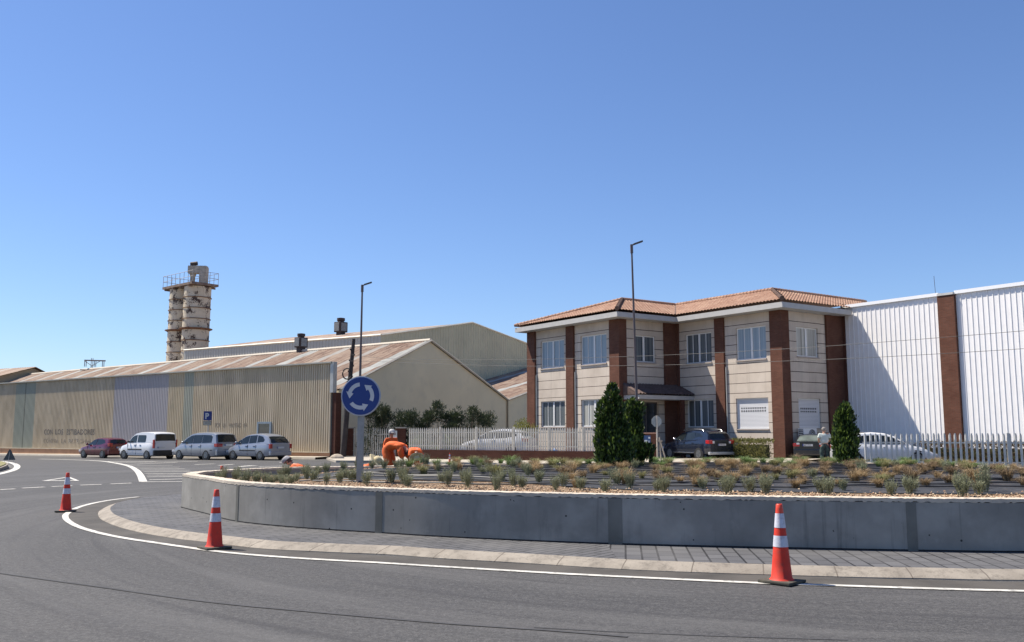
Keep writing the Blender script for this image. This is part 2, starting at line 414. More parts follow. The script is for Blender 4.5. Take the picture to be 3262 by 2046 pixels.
# ---- road markings (one painted system)
edge = [(126,1463),(220,1465),(315,1469),(365,1475.5),(408,1484.5),(431,1496),(446,1512.5),(456,1535)]
ribbon(m, spline([G(u, v) for u, v in edge], 5), .26)
ribbon(m, resample([G(449,1536), G(592,1535)], .5), .2)
for a in [(1020,213,1500,215),(1200,243,1700,222),(1250,255,1655,250),(1300,268,1720,268),(1335,283,1775,283),(1355,296,1825,298),(1380,312,1840,312),(1395,328,1815,330),(1410,345,1800,345),(1410,362,1790,357),(1435,390,1790,380),(1060,226,1900,212),(1870,243,2060,236),(2095,252,2245,240),(2290,262,2411,252)]:
    s_ = .3318; q = [G(a[0]*s_, 1400+a[1]*s_), G(a[2]*s_, 1400+a[3]*s_)]
    ribbon(m, resample(q, 1.0), .22 if a[1] > 250 else .3)
for a in [(790,945,1020,930),(1050,945,1345,936)]:
    ribbon(m, resample([G(560+a[0]*.2514, 1250+a[1]*.2514), G(560+a[2]*.2514, 1250+a[3]*.2514)], 1.0), .25)
for a in [(-70,490,-170,495),(-2,485,145,477),(215,470,425,459),(495,455,695,447),(770,441,975,434),(1062,430,1262,421)]:
    ribbon(m, resample([G(a[0]*.3318, 1400+a[1]*.3318), G(a[2]*.3318, 1400+a[3]*.3318)], .5), .2)
A_, B_, C_ = G(400*.3318, 1533), G(763*.3318, 1532.5), G(678*.3318-5, 1519.5)
a2, b2, c2 = [p.lerp((A_+B_+C_)/3, .3) for p in (A_, B_, C_)]
for p, q, r_, s_ in ((A_, B_, b2, a2), (B_, C_, c2, b2), (C_, A_, a2, c2)): quad_on_road(m, p, q, r_, s_)
ribbon(m, spline([G(u, v) for u, v in [(-60,1472),(0,1470),(36,1475.5),(52,1482),(54,1490),(40,1499),(0,1510),(-60,1522)]], 5), .3)
for v0, v1, u1 in ((1476.5,1476.5,30),(1481,1483,34),(1486,1489,37)): ribbon(m, resample([G(-40, v0), G(u1, v1)], 1), .3)
tag(m.build('road_markings', WHITE_LINE), kind='structure')
# skid marks: thin dark rubber arcs
m = MB(); SK = P('skid_rubber', (.045, .045, .047), .9, var=.25, scale=3)
ribbon(m, spline([G(u, v) for u, v in [(-40,1820),(0,1827),(199,1855),(332,1873),(498,1897),(700,1923),(965,1948),(1400,1986),(1750,2010),(2000,2030)]], 6), .045, .006)
ribbon(m, spline([G(u, v) for u, v in [(1700,2000),(1960,2014),(2300,2028),(2700,2040)]], 6), .02, .006)
tag(m.build('tyre_marks', SK), kind='structure')
# small grass island far left with its kerb
m = MB(); pts = [G(u, v) for u, v in [(-90,1480),(-20,1483),(14,1486),(26,1491),(12,1498),(-20,1505),(-90,1512)]]
gi = spline(pts, 3); m.prism([(p.x, p.y) for p in gi], -.4, .12 + zg(-22, 40))
tag(m.build('splitter_island', KERB), kind='structure')
gr = P('dry_grass', (.19, .175, .075), .95, var=.3, scale=4, bump=.03, bscale=20)
m = MB(); cc = sum(gi, Vector((0, 0)))/len(gi); m.prism([tuple(cc+(p-cc)*.82) for p in gi], 0, .16 + zg(-22, 40))
tag(m.build('grass_verge', gr), kind='structure')

# ---------------------------------------------------------------- planter wall on the island
WT = .80; WTH = .24
front = [(-7.05,19.7),(-6.9,19.35),(-5.95,17.98),(-4.93,16.5),(-3.56,15.42),(-2.12,14.66),(-1.13,14.15),(.2,13.62),(1.48,13.22),(2.8,12.93),(4.1,12.7),(5.42,12.5),(6.87,12.36),(8.4,12.5),(10.2,13.2),(12,14.8),(13.3,17.2),(13.7,20),(13,23.5),(10.8,26.3),(7.5,27.6),(4,27.5),(.5,26.1),(-2.2,24.9),(-4.1,24.0),(-5.7,23.4),(-6.6,22.2),(-7.15,20.9)]
WO = spline(front, 6, True)
WI = offset(WO, WTH, True)
CONC = m_concrete('planter_concrete', (.20, .19, .17), (.31, .295, .265), (.11, .107, .10), .6)
CONCTOP = P('worn_concrete_top', (.50, .435, .35), .9, var=.15, scale=2, bump=.01, bscale=30, dirt=((.3, .26, .22), .45))
pw = thing('planter_wall', 'low curved bare concrete wall holding the planted bed of the roundabout', 'planter wall')
n = len(WO)
def ring_seg(m, o, i0, i1, z0, z1, din=0.0, dout=0.0, jag=0):
    P0 = offset(WO, WTH + din, True); P1 = offset(WO, -dout, True); b = len(m.v); k = i1 - i0
    for i in range(i0, i1+1):
        a = P1[i % n]; c = P0[i % n]
        m.v += [(a.x, a.y, z0), (c.x, c.y, z0), (c.x, c.y, z1), (a.x, a.y, z1)]
    for i in range(k):
        for q in range(4): m.f.append((b+i*4+q, b+i*4+(q+1) % 4, b+(i+1)*4+(q+1) % 4, b+(i+1)*4+q))
    m.f += [(b, b+1, b+2, b+3), (b+k*4+3, b+k*4+2, b+k*4+1, b+k*4)]
def near_idx(x, y): return min(range(n), key=lambda i: (WO[i]-Vector((x, y))).length)
joints = sorted(near_idx(*p) for p in ((-7.05,19.7),(-4.93,16.5),(-2.12,14.66),(1.48,13.22),(5.42,12.5),(9.5,12.8),(13.3,18),(10.8,26.3),(4,27.5),(-2.2,24.9),(-5.7,23.4)))
STRIP = m_concrete('joint_concrete', (.12, .117, .10), (.18, .175, .155), (.1, .1, .09), .6)
GAPSHADE = P('base_gap_shadow_dark', (.02,.02,.02), .95, var=.5, scale=20)  # near-black colour painting the shadow line in the gap at the wall foot
for a, b in zip(joints, joints[1:]+[joints[0]+n]):
    m = MB(); ring_seg(m, None, a, b, .06, WT-.055); m.build('wall_panel', CONC, pw, smooth=12)
    m = MB(); ring_seg(m, None, a, b, .09, .118, dout=.004); m.build('base_gap_shadow', GAPSHADE, pw)  # thin dark band standing in for the gap and its shadow
m = MB()
P1 = offset(WO, -.0, True)
SD = random.Random(4)
# coping with a ragged lower front edge
T0 = offset(WO, -.004, True); T1 = offset(WO, WTH+.015, True); fine = []
for i in range(n):
    for j in range(6): fine.append((T0[i].lerp(T0[(i+1) % n], j/6), T1[i].lerp(T1[(i+1) % n], j/6)))
N = len(fine); m = MB()
for a, c in fine:
    lo = WT-.04-SD.random()*.02; hi = WT+SD.uniform(-.005,.004)
    m.v += [(a.x, a.y, lo), (c.x, c.y, WT-.05), (c.x, c.y, WT+SD.uniform(-.004,.004)), (a.x, a.y, hi)]
for i in range(N):
    j = (i+1) % N
    for q in range(4): m.f.append((i*4+q, i*4+(q+1) % 4, j*4+(q+1) % 4, j*4+q))
m.build('coping', CONCTOP, pw)
for p, w in (((-4.93,16.5), .09),((-2.12,14.66), .13),((1.48,13.22), .2),((5.42,12.5), .13)):
    i = near_idx(*p); d = (WO[(i+1) % n]-WO[i-1]).normalized(); nr = Vector((d.y, -d.x)); c = WO[i]
    m = MB(); a = c-d*w/2; b = c+d*w/2
    m.prism([tuple(a+nr*.006), tuple(b+nr*.006), tuple(b-nr*.1), tuple(a-nr*.1)], .065, WT-.06); m.build('joint_strip', STRIP, pw)
# ---------------------------------------------------------------- planted bed: gravel, weed membrane, drip hoses
BEDC = Vector((3.2, 20))
def dist_edge(p): return min((p-q).length for q in WI)
def bedz(x, y):
    d = min(3.0, dist_edge(Vector((x, y)))); return .782 + .05*sstep(d, .5, 3) - .17*sstep(-x, 3.0, 5.5)
rings = [0, .35, .7, 1.1, 1.8, 3, 4.5]
def ring_at(d, ex=0):
    return [p + (BEDC-p).normalized()*min(d + ex*sstep(-p.x, -2, 2), (BEDC-p).length*.9) for p in WI]
GRAV = NT('ochre_gravel', .9, spec=.3)
v = GRAV.n.new('ShaderNodeTexVoronoi'); v.inputs['Scale'].default_value = 26; GRAV.l.new(GRAV.o, v.inputs[0])
sp = GRAV.sep(v.outputs[1]); c = GRAV.mix(sp[0], (.45, .31, .18), (.26, .145, .08)); c = GRAV.mix(GRAV.ramp(sp[1], .6, 1, 0, .8), c, (.56, .47, .35))
c = GRAV.mix(GRAV.ramp(v.outputs[0], .25, .6), c, (.12, .08, .05)); GRAV.bump(v.outputs[0], -.03, 1)
GRAV = GRAV.out(c)
def annulus(ds, dz=0, ex=0):
    m = MB(); R = [ring_at(d, ex) for d in ds]
    for r_ in R: m.v += [(p.x, p.y, bedz(p.x, p.y)+dz) for p in r_]
    for k in range(len(R)-1):
        for i in range(n): m.f.append((k*n+i, k*n+(i+1) % n, (k+1)*n+(i+1) % n, (k+1)*n+i))
    return m, R
m, _ = annulus([-.03, .35, .7, 1.0, 1.6, 2.6, 3.4]); tag(m.build('gravel_bed', GRAV), kind='structure')
mm = NT('weed_membrane', .8, spec=.25)
c = mm.mix(mm.ramp(mm.noise(3, detail=5), .3, .7), (.018, .019, .022), (.05, .052, .058))
c = mm.mix(mm.ramp(mm.noise(1.2, detail=7, rough=.7), .55, .75, 0, .45), c, (.22, .16, .11)); mm.bump(mm.noise(5, detail=4), .04, .8)
MEMB = mm.out(c)
m, R = annulus([.95, 1.3, 1.8, 3, 4.5], .012, 1.1); m.f.append(tuple(range(4*n, 5*n)))
tag(m.build('weed_membrane_sheet', MEMB, smooth=60), kind='structure')
# loose gravel stones along the edge: stuff
m = MB(); SG = random.Random(3)
for i in range(7000):
    k = SG.randrange(n); p = WI[k].lerp(WI[(k+1) % n], SG.random()); d = abs(SG.gauss(0, .5)); 
    if p.y > 20 and p.x > -4: continue
    p = p + (BEDC-p).normalized()*(d+.02); r = SG.uniform(.009, .022); z = bedz(p.x, p.y)+r*.5
    M = Matrix.Translation((p.x, p.y, z)) @ Matrix.Rotation(SG.random()*6, 4, 'Z') @ Matrix.Rotation(SG.random()*2, 4, 'X')
    m.add([(r*1.4,0,0),(-r*1.3,0,0),(0,r,0),(0,-r,0),(0,0,r*.8),(0,0,-r*.8)], [(0,2,4),(2,1,4),(1,3,4),(3,0,4),(2,0,5),(1,2,5),(3,1,5),(0,3,5)], M)
t = NT('gravel_stones', .85); w = t.n.new('ShaderNodeTexWhiteNoise'); t.l.new(t.map(t.o, (1,1,1)), w.inputs[0])
STN = t.out(t.mix(t.ramp(t.noise(19, detail=1), .35, .65), (.52, .40, .26), (.27, .145, .08)))
tag(m.build('loose_gravel', STN), kind='stuff', label='ochre gravel stones strewn along the planter edge', cat='gravel')
# drip hoses
HOSE = P('hose_plastic', (.035, .035, .038), .45, var=.2)
for k, (y0, col) in enumerate([(15.3+.68*q_, 0) for q_ in range(15)]):
    pts = []
    for i in range(26):
        x = -4.3+k*.2 + i*.62; y = y0 + .14*sin(x*1.3+k*2) + .02*(x-4)**2*(1 if k < 5 else -.1) - (0.12*(x+1) if k < 4 else 0)
        q = Vector((x, y))
        if dist_edge(q) > .7 and x < 12: pts.append((x, y, bedz(x, y)+.03+.015*sin(i*1.7)))
    if len(pts) > 3:
        m = MB(); m.tube(pts, .013, 5)
        tag(m.build('drip_hose', HOSE), 'thin black irrigation hose lying across the planter membrane', 'hose', 'drip hoses on the planter bed')

# ================================================================ BUILDINGS
def corr_patch(m, A, B, Cq, D, pitch=.21, depth=.04, mode='trap', flip=1):
    A, B, Cq, D = map(Vector, (A, B, Cq, D)); L = (B-A).length; k = max(2, int(L/pitch))
    nr = (B-A).cross(D-A).normalized()*flip; b = len(m.v); prof = [(0,0),(.34,0),(.46,1),(.88,1)] if mode == 'trap' else ([(0,0),(.80,0),(.84,1),(.96,1)] if mode == 'rib' else [(0,0),(.25,.5),(.5,1),(.75,.5)])
    cols = []
    for i in range(k):
        for f, h in prof: cols.append(((i+f)/k, h))
    cols.append((1, 0))
    for t, h in cols: m.v += [tuple(A.lerp(B, t)+nr*depth*h), tuple(D.lerp(Cq, t)+nr*depth*h)]
    for i in range(len(cols)-1): m.f.append((b+2*i, b+2*i+2, b+2*i+3, b+2*i+1))
# ---- corrugated screen wall on its orange dado
SW_O = (-11.4, 57.6); SW_D = (.81, -.586); SW_RZ = atan2(SW_D[1], SW_D[0])
def sx(u): return xs_of(u, SW_O, SW_D)
WALL_BANDS = [(sx(45), sx(74.5), (.31,.34,.28), .8), (sx(74.5), sx(76.5), (.16,.17,.14), .9), (sx(76.5), sx(108), (.32,.35,.29), .8), (sx(360), sx(533), (.42,.405,.425), .85),
              (sx(583), sx(612), (.33,.37,.32), .7), (sx(-60), sx(-30), (.4,.39,.41), .7), (sx(533), sx(583), (.5,.42,.28), .5)]
SHEET = m_sheet_wall()
sw = thing('corrugated_fence', 'long tall corrugated metal fence of beige, green and lilac sheets behind the parked cars', 'fence', (SW_O[0], SW_O[1], 0), SW_RZ)
WX = -82
def swz(x): return 0.36 + .17*x/44
m = MB(); corr_patch(m, (WX,0,swz(WX)), (-.12,0,swz(0)), (-.12,0,6.07), (WX,0,6.07), .21, .06, flip=1); m.build('sheeting', SHEET, sw)
m = MB(); m.box(WX, .06, 0, -.1, .12, 6.0); m.build('backing_frame', P('dull_zinc', (.25,.25,.23), .8), sw)
m = MB(); m.box(WX, -.22, 6.03, .0, .17, 6.13); m.build('top_flashing', P('flashing_beige', (.36,.345,.29), .6), sw, bevel=.01)
m = MB()
for i in range(41):
    x0 = WX + i*2; x1 = x0+2
    m.add([(x0,-.1,-1.1),(x1,-.1,-1.1),(x1,.16,-1.1),(x0,.16,-1.1),(x0,-.1,swz(x0)),(x1,-.1,swz(x1)),(x1,.16,swz(x1)),(x0,.16,swz(x0))],[(0,1,5,4),(4,5,6,7),(3,7,6,2)])
m.build('dado', P('orange_render', (.42,.235,.135), .9, var=.18, scale=.8, dirt=((.24,.13,.08), .6)), sw)
m = MB()
for i in range(41):
    x0 = WX + i*2; x1 = x0+2; a = swz(x0); b = swz(x1)
    m.add([(x0,-.15,a),(x1,-.15,b),(x1,.02,b),(x0,.02,a),(x0,-.15,a+.06),(x1,-.15,b+.06),(x1,.02,b+.06),(x0,.02,a+.06)],[(0,1,5,4),(4,5,6,7)])
m.build('ledge', P('ledge_cream', (.5,.44,.33), .9, dirt=((.3,.24,.17),.5)), sw)
m = MB(); m.box(-.14, -.12, 4.15, .14, .2, 6.12); m.build('corner_flashing', P('corner_zinc', (.46,.46,.43), .5, .3), sw, bevel=.01)
m = MB(); m.box(-.02, .02, -.4, .3, .5, 4.15); m.build('end_pillar', LOWBRICK, sw)
# small window with a steel frame in the fence
x0, x1 = sx(822), sx(867); cx = (x0+x1)/2
wf = MB(); fz0, fz1 = 1.45, 2.35
for q in ((x0,-.12,fz1-.13,x1,.03,fz1),(x0,-.12,fz0,x1,.03,fz0+.1),(x0,-.12,fz0+.1,x0+.16,.03,fz1-.13),(x1-.16,-.12,fz0+.1,x1,.03,fz1-.13)): wf.box(*q)
w_ = wf.build('window', P('blue_grey_steel', (.25,.30,.34), .6, .2), sw)
m = MB(); m.box(x0+.15,-.085,fz0+.09,x1-.15,-.07,fz1-.12); m.build('pane', GLASS, w_)
def lettering(name, txt, size, mat, parent, loc, rot, thick=.003, bold=0, sx_=1.0, align='LEFT'):
    cu = bpy.data.curves.new(name, 'FONT'); cu.body = txt; cu.size = size; cu.extrude = thick; cu.offset = bold; cu.align_x = align
    cu.resolution_u = 3; tmp = bpy.data.objects.new(name, cu); C.objects.link(tmp)
    dg = bpy.context.evaluated_depsgraph_get(); me = bpy.data.meshes.new_from_object(tmp.evaluated_get(dg)); bpy.data.objects.remove(tmp)
    me.name = name; me.materials.clear(); me.materials.append(mat)
    o = bpy.data.objects.new(name, me); C.objects.link(o); o.parent = parent; o.location = loc; o.rotation_euler = rot; o.scale = (sx_, 1, 1); return o
GRAF = P('faded_spray', (.13,.115,.10), .9, var=.4, scale=6); GRAF2 = P('faint_spray', (.24,.205,.16), .9, var=.35, scale=6)
for wd, ua, ub, sz, z_, mt in (('CON',143,170,.62,1.45,GRAF),('LOS',178,203,.62,1.46,GRAF),('ESTIBADORES',214,303,.62,1.45,GRAF),('CONTRA',143,190,.5,.74,GRAF2),('LA',199,215,.5,.74,GRAF2),('PATRONAL',222,296,.5,.74,GRAF2),('POR',687,704,.42,2.0,GRAF2),('UN',711,722,.42,2.0,GRAF2),('CONVENIO',731,770,.42,2.0,GRAF2),('YA',776,790,.42,2.0,GRAF2)):
    o = lettering('graffiti_word', wd, sz, mt, sw, (sx(ua), -.066, z_), (pi/2, 0, 0), .002, .006)
    o.scale = ((sx(ub)-sx(ua))/max(.1, o.dimensions.x), 1, 1)
# pavement in front of the fence
pv = MB(); PAVE = P('pale_pavement', (.38,.34,.28), .9, var=.12, scale=1.2, dirt=((.3,.26,.2),.5))
def sww(x, y): return Vector((SW_O[0]+SW_D[0]*x-SW_D[1]*y, SW_O[1]+SW_D[1]*x+SW_D[0]*y))
b = 0
for i in range(42):
    x = WX+i*2
    for y, dz in ((-1.35,-.05),(-1.3,.13),(-.05,.15)):
        p = sww(x, y); pv.v.append((p.x, p.y, zg(p.x, p.y)+dz))
for i in range(41):
    for k in range(2): pv.f.append((i*3+k, (i+1)*3+k, (i+1)*3+k+1, i*3+k+1))
tag(pv.build('pavement', PAVE), kind='structure')
# pavement running past gate and fences
pp = [G(1040,1465),G(1070,1474),G(1135,1474.5),G(1245,1474),G(1420,1480),G(1700,1484),G(2100,1484),G(2500,1482)]
qq = [Vector((-10.9,59)),Vector((-8.5,60)),Vector((-7,59.5)),Vector((-6,56)),Vector((-3.5,54)),Vector((1,52)),Vector((8,51)),Vector((17,49))]
m = MB()
for p, q in zip(pp, qq): m.v += [(p.x,p.y,zg(p.x,p.y)-.05),(p.x,p.y,zg(p.x,p.y)+.12),(q.x,q.y,zg(q.x,q.y)+.14)]
for i in range(len(pp)-1):
    for k in range(2): m.f.append((i*3+k,(i+1)*3+k,(i+1)*3+k+1,i*3+k+1))
tag(m.build('pavement', PAVE), kind='structure')

# ---- rust-roofed workshops behind the fence
AX = (.784, -.621); ARZ = atan2(AX[1], AX[0])
ROOF_A = m_rust_roof(4.6, 1.2); ROOF_B = m_rust_roof(6.2, 0.6)
RIDGE = P('ridge_flashing', (.52,.46,.37), .7, var=.1, scale=1)
wa = thing('workshop', 'cream gabled workshop with a long rusty corrugated roof behind the corrugated fence', 'workshop', (-11.67, 61, 0), ARZ)
Lx = -74.5
m = MB(); corr_patch(m, (Lx,0,4.5),(0.1,0,4.5),(-1.6,10.6,8.72),(Lx,10.6,8.72), .3, .075, 'sine'); m.build('roof', ROOF_A, wa)
m = MB(); corr_patch(m, (-3.5,22.6,4.5),(Lx,22.6,4.5),(Lx,10.6,8.72),(-1.6,10.6,8.72), .6, .05, 'sine'); m.build('roof', ROOF_A, wa, smooth=50)
m = MB(); m.add([(0,0,-.5),(-3.6,22.6,-.5),(-3.6,22.6,4.45),(-1.7,10.6,8.68),(0,0,4.45)],[(0,1,2,3,4)]); m.add([(0,0,-.5),(Lx,0,-.5),(Lx,0,4.45),(0,0,4.45)],[(0,1,2,3)])
m.add([(Lx,0,-.5),(Lx,22.6,-.5),(Lx,22.6,4.45),(Lx,10.6,8.68),(Lx,0,4.45)],[(4,3,2,1,0)]); m.build('wall', CREAM, wa)
m = MB(); m.tube([(Lx,10.6,8.78),(-1.6,10.6,8.78)], .16, 6); m.build('ridge_cap', RIDGE, wa)
m = MB(); m.box(-.1,-.01,-.09,11.5,.01,.09, Matrix.Identity(4))
m = MB()
for a, b in (((.12,0,4.52),(-1.55,10.6,8.76)),((-1.55,10.6,8.76),(-3.45,22.6,4.52))):
    m.tube([a, b], .09, 4)
m.build('verge_trim', RIDGE, wa)
def roof_vent(parent_pos, rz, s, name='roof_ventilator', label='', d2=False):
    t = thing(name, label, 'roof ventilator', parent_pos, rz, None); t.scale = (s, s, s)
    MV = P('vent_grey_metal', (.22,.23,.23), .6, .3, var=.2, dirt=((.1,.06,.05),.5))
    m = MB(); m.box(-.45,-.45,-.6,.45,.45,.55); m.build('base', DARKMET, t, bevel=.03)
    m = MB(); m.box(-.62,-.74,.5,.62,.74,1.95); m.build('housing', DARKMET, t, bevel=.12)
    m = MB(); m.box(-.5,-.8,.65,.5,-.75,1.8); m.build('side_panel', MV, t, bevel=.03)
    m = MB(); m.box(.63,-.5,.65,.69,.5,1.8); m.build('side_panel', MV, t, bevel=.03)
    m = MB(); m.lathe([(.45,1.93),(.45,2.1),(.56,2.12),(.56,2.5),(.1,2.58)], 14); m.build('cowl', DARKMET, t, smooth=40)
    return t
def ridge_point(u, o, rz, yl, z):
    d = Vector((cos(rz), sin(rz))); nrm = Vector((-sin(rz), cos(rz))); oo = Vector(o[:2])+nrm*yl
    t = xs_of(u, oo, d); return (oo.x+d.x*t, oo.y+d.y*t, z)
roof_vent(ridge_point(951, (-11.67,61), ARZ, 10.6, 8.8), ARZ, .62, label='grey boxy ventilator on the ridge of the long rusty workshop roof')

wb = thing('workshop', 'cream workshop with an orange rusty roof between the long workshop and the brick office', 'workshop', (-11.67, 61, 0), ARZ)
def ga(s): return (-.158*s, .987*s)
g0, g1, g2 = ga(22.95), ga(48.1), ga(73)
m = MB(); corr_patch(m, (-45,g0[1],4.5),(g0[0],g0[1],4.5),(g1[0],g1[1],9.9),(-45,g1[1],9.9), .35, .08, 'sine'); m.build('roof', ROOF_B, wb)
m = MB(); corr_patch(m, (g2[0],g2[1],4.5),(-45,g2[1],4.5),(-45,g1[1],9.9),(g1[0],g1[1],9.9), .7, .06, 'sine'); m.build('roof', ROOF_B, wb, smooth=50)
m = MB(); m.add([(g0[0],g0[1],-.5),(g2[0],g2[1],-.5),(g2[0],g2[1],4.45),(g1[0],g1[1],9.85),(g0[0],g0[1],4.45)],[(0,1,2,3,4)]); m.build('wall', CREAM, wb)
m = MB(); m.tube([(-45,g1[1],9.98),(g1[0],g1[1],9.98)], .17, 6); m.build('ridge_cap', RIDGE, wb)
m = MB(); m.tube([(g0[0]+.12,g0[1],4.5),(g1[0]+.12,g1[1],9.95)], .1, 4); m.build('verge_trim', RIDGE, wb)
m = MB(); m.tube([(g0[0]+.12,g0[1]-.05,4.5),(g0[0]+.12,g0[1]-.05,0)], .07, 8); m.build('downpipe', P('ochre_pipe', (.3,.24,.15), .7), wb)

HG = P('hall_cladding', (.48,.46,.32), .65, var=.08, scale=.3, dirt=((.28,.27,.2),.35)); HGL = P('hall_pale_cladding', (.44,.445,.40), .6, var=.06, scale=.3)
wc = thing('industrial_hall', 'large pale green corrugated industrial hall rising behind the workshops', 'industrial hall', (-12.4, 85, 0), atan2(-.55, .83))
zE, zP, zR = 10.72, 13.35, 10.2
m = MB(); corr_patch(m, (-29.3,0,0),(0,0,0),(0,0,zE),(-29.3,0,zE), .42, .05); m.build('side_cladding', HGL, wc)
m = MB(); 
for a, b, za, zb in ((0,14.6,zE,zP),(14.6,40,zP,zR)):
    k = int((b-a)/.44); 
    for i in range(k):
        y0 = a+(b-a)*i/k; y1 = a+(b-a)*(i+1)/k; f = lambda y: za+(zb-za)*(y-a)/(b-a)
        ym = y0+(y1-y0)*.55; ye = y0+(y1-y0)*.65; y9 = y1-(y1-y0)*.08; bb = len(m.v)
        for yy, xx in ((y0,0),(ym,0),(ye,.05),(y9,.05),(y1,0)): m.v += [(xx,yy,0),(xx,yy,f(yy))]
        for q in range(4): m.f.append((bb+2*q,bb+2*q+2,bb+2*q+3,bb+2*q+1))
m.build('gable_cladding', HG, wc)
ROOF_C = m_rust_roof(9.0, 2.0)
m = MB(); corr_patch(m, (-29.3,0,zE),(0,0,zE),(0,14.6,zP),(-29.3,14.6,zP), .45, .05, 'sine'); m.build('roof', ROOF_C, wc, smooth=50)
m = MB(); m.add([(-29.3,14.6,zP),(0,14.6,zP),(0,40,zR),(-29.3,40,zR),(-29.3,0,zE),(-29.3,0,0),(-29.3,40,0)],[(0,1,2,3),(4,5,6,3,0)]); m.build('roof', P('hall_far_roof', (.3,.22,.17), .8), wc)
m = MB(); m.tube([(-29.3,-.05,zE+.04),(0.05,-.05,zE+.04)], .1, 4); m.tube([(.06,0,zE+.04),(.06,14.6,zP+.06),(.06,40,zR+.04)], .1, 4); m.build('eaves_trim', P('pale_trim', (.55,.53,.45), .6), wc)
roof_vent(ridge_point(1078, (-12.4,85), atan2(-.55,.83), 9.5, 12.35), ARZ, .8, label='dark rusty ventilator standing on the far industrial hall roof')

# far-left shed
ws = thing('shed', 'distant beige shed with a low gable roof at the far left edge', 'shed', (-62.3, 110, 0), atan2(-.5, .866))
m = MB(); m.add([(0,-2.5,-1),(0,9,-1),(0,9,7.7),(0,4.2,9.6),(0,-2.5,7.7)],[(0,1,2,3,4)]); m.add([(0,-2.5,-1),(-30,-2.5,-1),(-30,-2.5,7.7),(0,-2.5,7.7)],[(0,1,2,3)]); m.add([(0,9,-1),(-30,9,-1),(-30,9,7.7),(0,9,7.7)],[(3,2,1,0)])
m.build('wall', P('shed_beige', (.36,.32,.22), .9, var=.15, scale=.5), ws)
m = MB(); corr_patch(m, (-30,-3,7.6),(.5,-3,7.6),(.5,4.2,9.75),(-30,4.2,9.75), .5, .05, 'sine'); corr_patch(m, (.5,9.6,7.5),(-30,9.6,7.5),(-30,4.2,9.75),(.5,4.2,9.75), .5, .05, 'sine'); m.build('roof', ROOF_C, ws)
m = MB(); m.box(-9,-2.56,5.3,-2,-2.5,7.2); m.build('window', GLASS, ws)

# ---- twin silos
si = thing('silo_tower', 'twin flaking cream metal silos with a railed platform and hopper on top', 'silo', (-38.85, 110, 0), 0)
si.rotation_euler = (0, radians(.55), 0)
SR = P('rust_band', (.16,.085,.05), .85, var=.4, scale=3); a_ = Vector((-.734,.68)); b_ = Vector((.68,.734))
for c0 in ((0,0),(-2.7,2.5)):
    prof = [(1.6,0),(1.6,19.3)]; m = MB(); m.lathe(prof, 28, Matrix.Translation((c0[0],c0[1],0))); s_o = m.build('silo', SILO, si, smooth=40)
    m = MB()
    for k in range(1, 15):
        z = 19.3-k*1.32
        if z > 0: m.lathe([(1.64,z-.05),(1.70,z-.03),(1.70,z+.03),(1.64,z+.05)], 28, Matrix.Translation((c0[0],c0[1],0)), cap=False)
    m.lathe([(1.64,14.0),(1.95,14.12),(1.95,14.2),(1.64,14.2)], 28, Matrix.Translation((c0[0],c0[1],0)), cap=False)
    m.build('hoop', SR, s_o, smooth=30)
RZ = atan2(a_.y, a_.x); Mp = Matrix.Rotation(RZ, 4, 'Z')
m = MB(); m.box(-1.8,-1.75,19.40,5.75,1.75,19.5, Mp); m.box(-1.8,-1.75,19.5,-1.73,1.75,19.68, Mp); m.box(-1.8,1.68,19.5,5.75,1.75,19.68, Mp); m.box(-1.8,-1.75,19.5,5.75,-1.68,19.68, Mp); m.box(5.68,-1.75,19.5,5.75,1.75,19.68, Mp)
for x in (-1,1,3,5): m.box(x,-1.8,19.15,x+.12,1.8,19.35, Mp)
m.build('platform', P('rusty_platform', (.2,.15,.12), .85, var=.4, scale=2), si)
m = MB(); q = [(-1.76,-1.7),(5.7,-1.7),(5.7,1.7),(-1.76,1.7),(-1.76,-1.7)]
for i in range(4):
    p0, p1 = Vector(q[i]), Vector(q[i+1])
    for z in (20.35,21.05): m.tube([(p0.x,p0.y,z),(p1.x,p1.y,z)], .03, 5, M=Mp)
    k = max(2, int((p1-p0).length/1.0))
    for j in range(k): r = p0.lerp(p1, j/k); m.tube([(r.x,r.y,19.6),(r.x,r.y,21.05)], .03, 5, M=Mp)
m.build('railing', P('rail_grey', (.33,.32,.31), .7, .3), si)
HOP = P('hopper_paint', (.40,.37,.31), .8, var=.2, scale=2, dirt=((.2,.12,.08),.6))
Mh = Matrix.Translation((-.2,-.1,0))
m = MB(); m.box(-1.0,-.45,21.0,1.25,.45,21.95, Mh); m.build('conveyor_head', HOP, si, bevel=.06)
m = MB(); m.box(.45,-.5,19.5,1.3,.5,21.8, Mh); m.build('hopper', HOP, si, bevel=.05)
m = MB(); m.add([(-.85,-.4,21.2),(-.1,-.4,21.2),(-.1,.4,21.2),(-.85,.4,21.2),(-.7,-.25,20.6),(-.25,-.25,20.6),(-.25,.25,20.6),(-.7,.25,20.6),(-.7,-.25,19.5),(-.25,-.25,19.5),(-.25,.25,19.5),(-.7,.25,19.5)],
     [(0,1,5,4),(1,2,6,5),(2,3,7,6),(3,0,4,7),(4,5,9,8),(5,6,10,9),(6,7,11,10),(7,4,8,11)], Mh); m.build('chute', HOP, si)
m = MB(); m.tube([(-.8,0,22.2),(.0,0,22.3)], .25, 10, M=Mh); m.box(-.8,-.2,21.9,-.3,.2,22.15, Mh); m.build('motor', DARKMET, si, smooth=40)

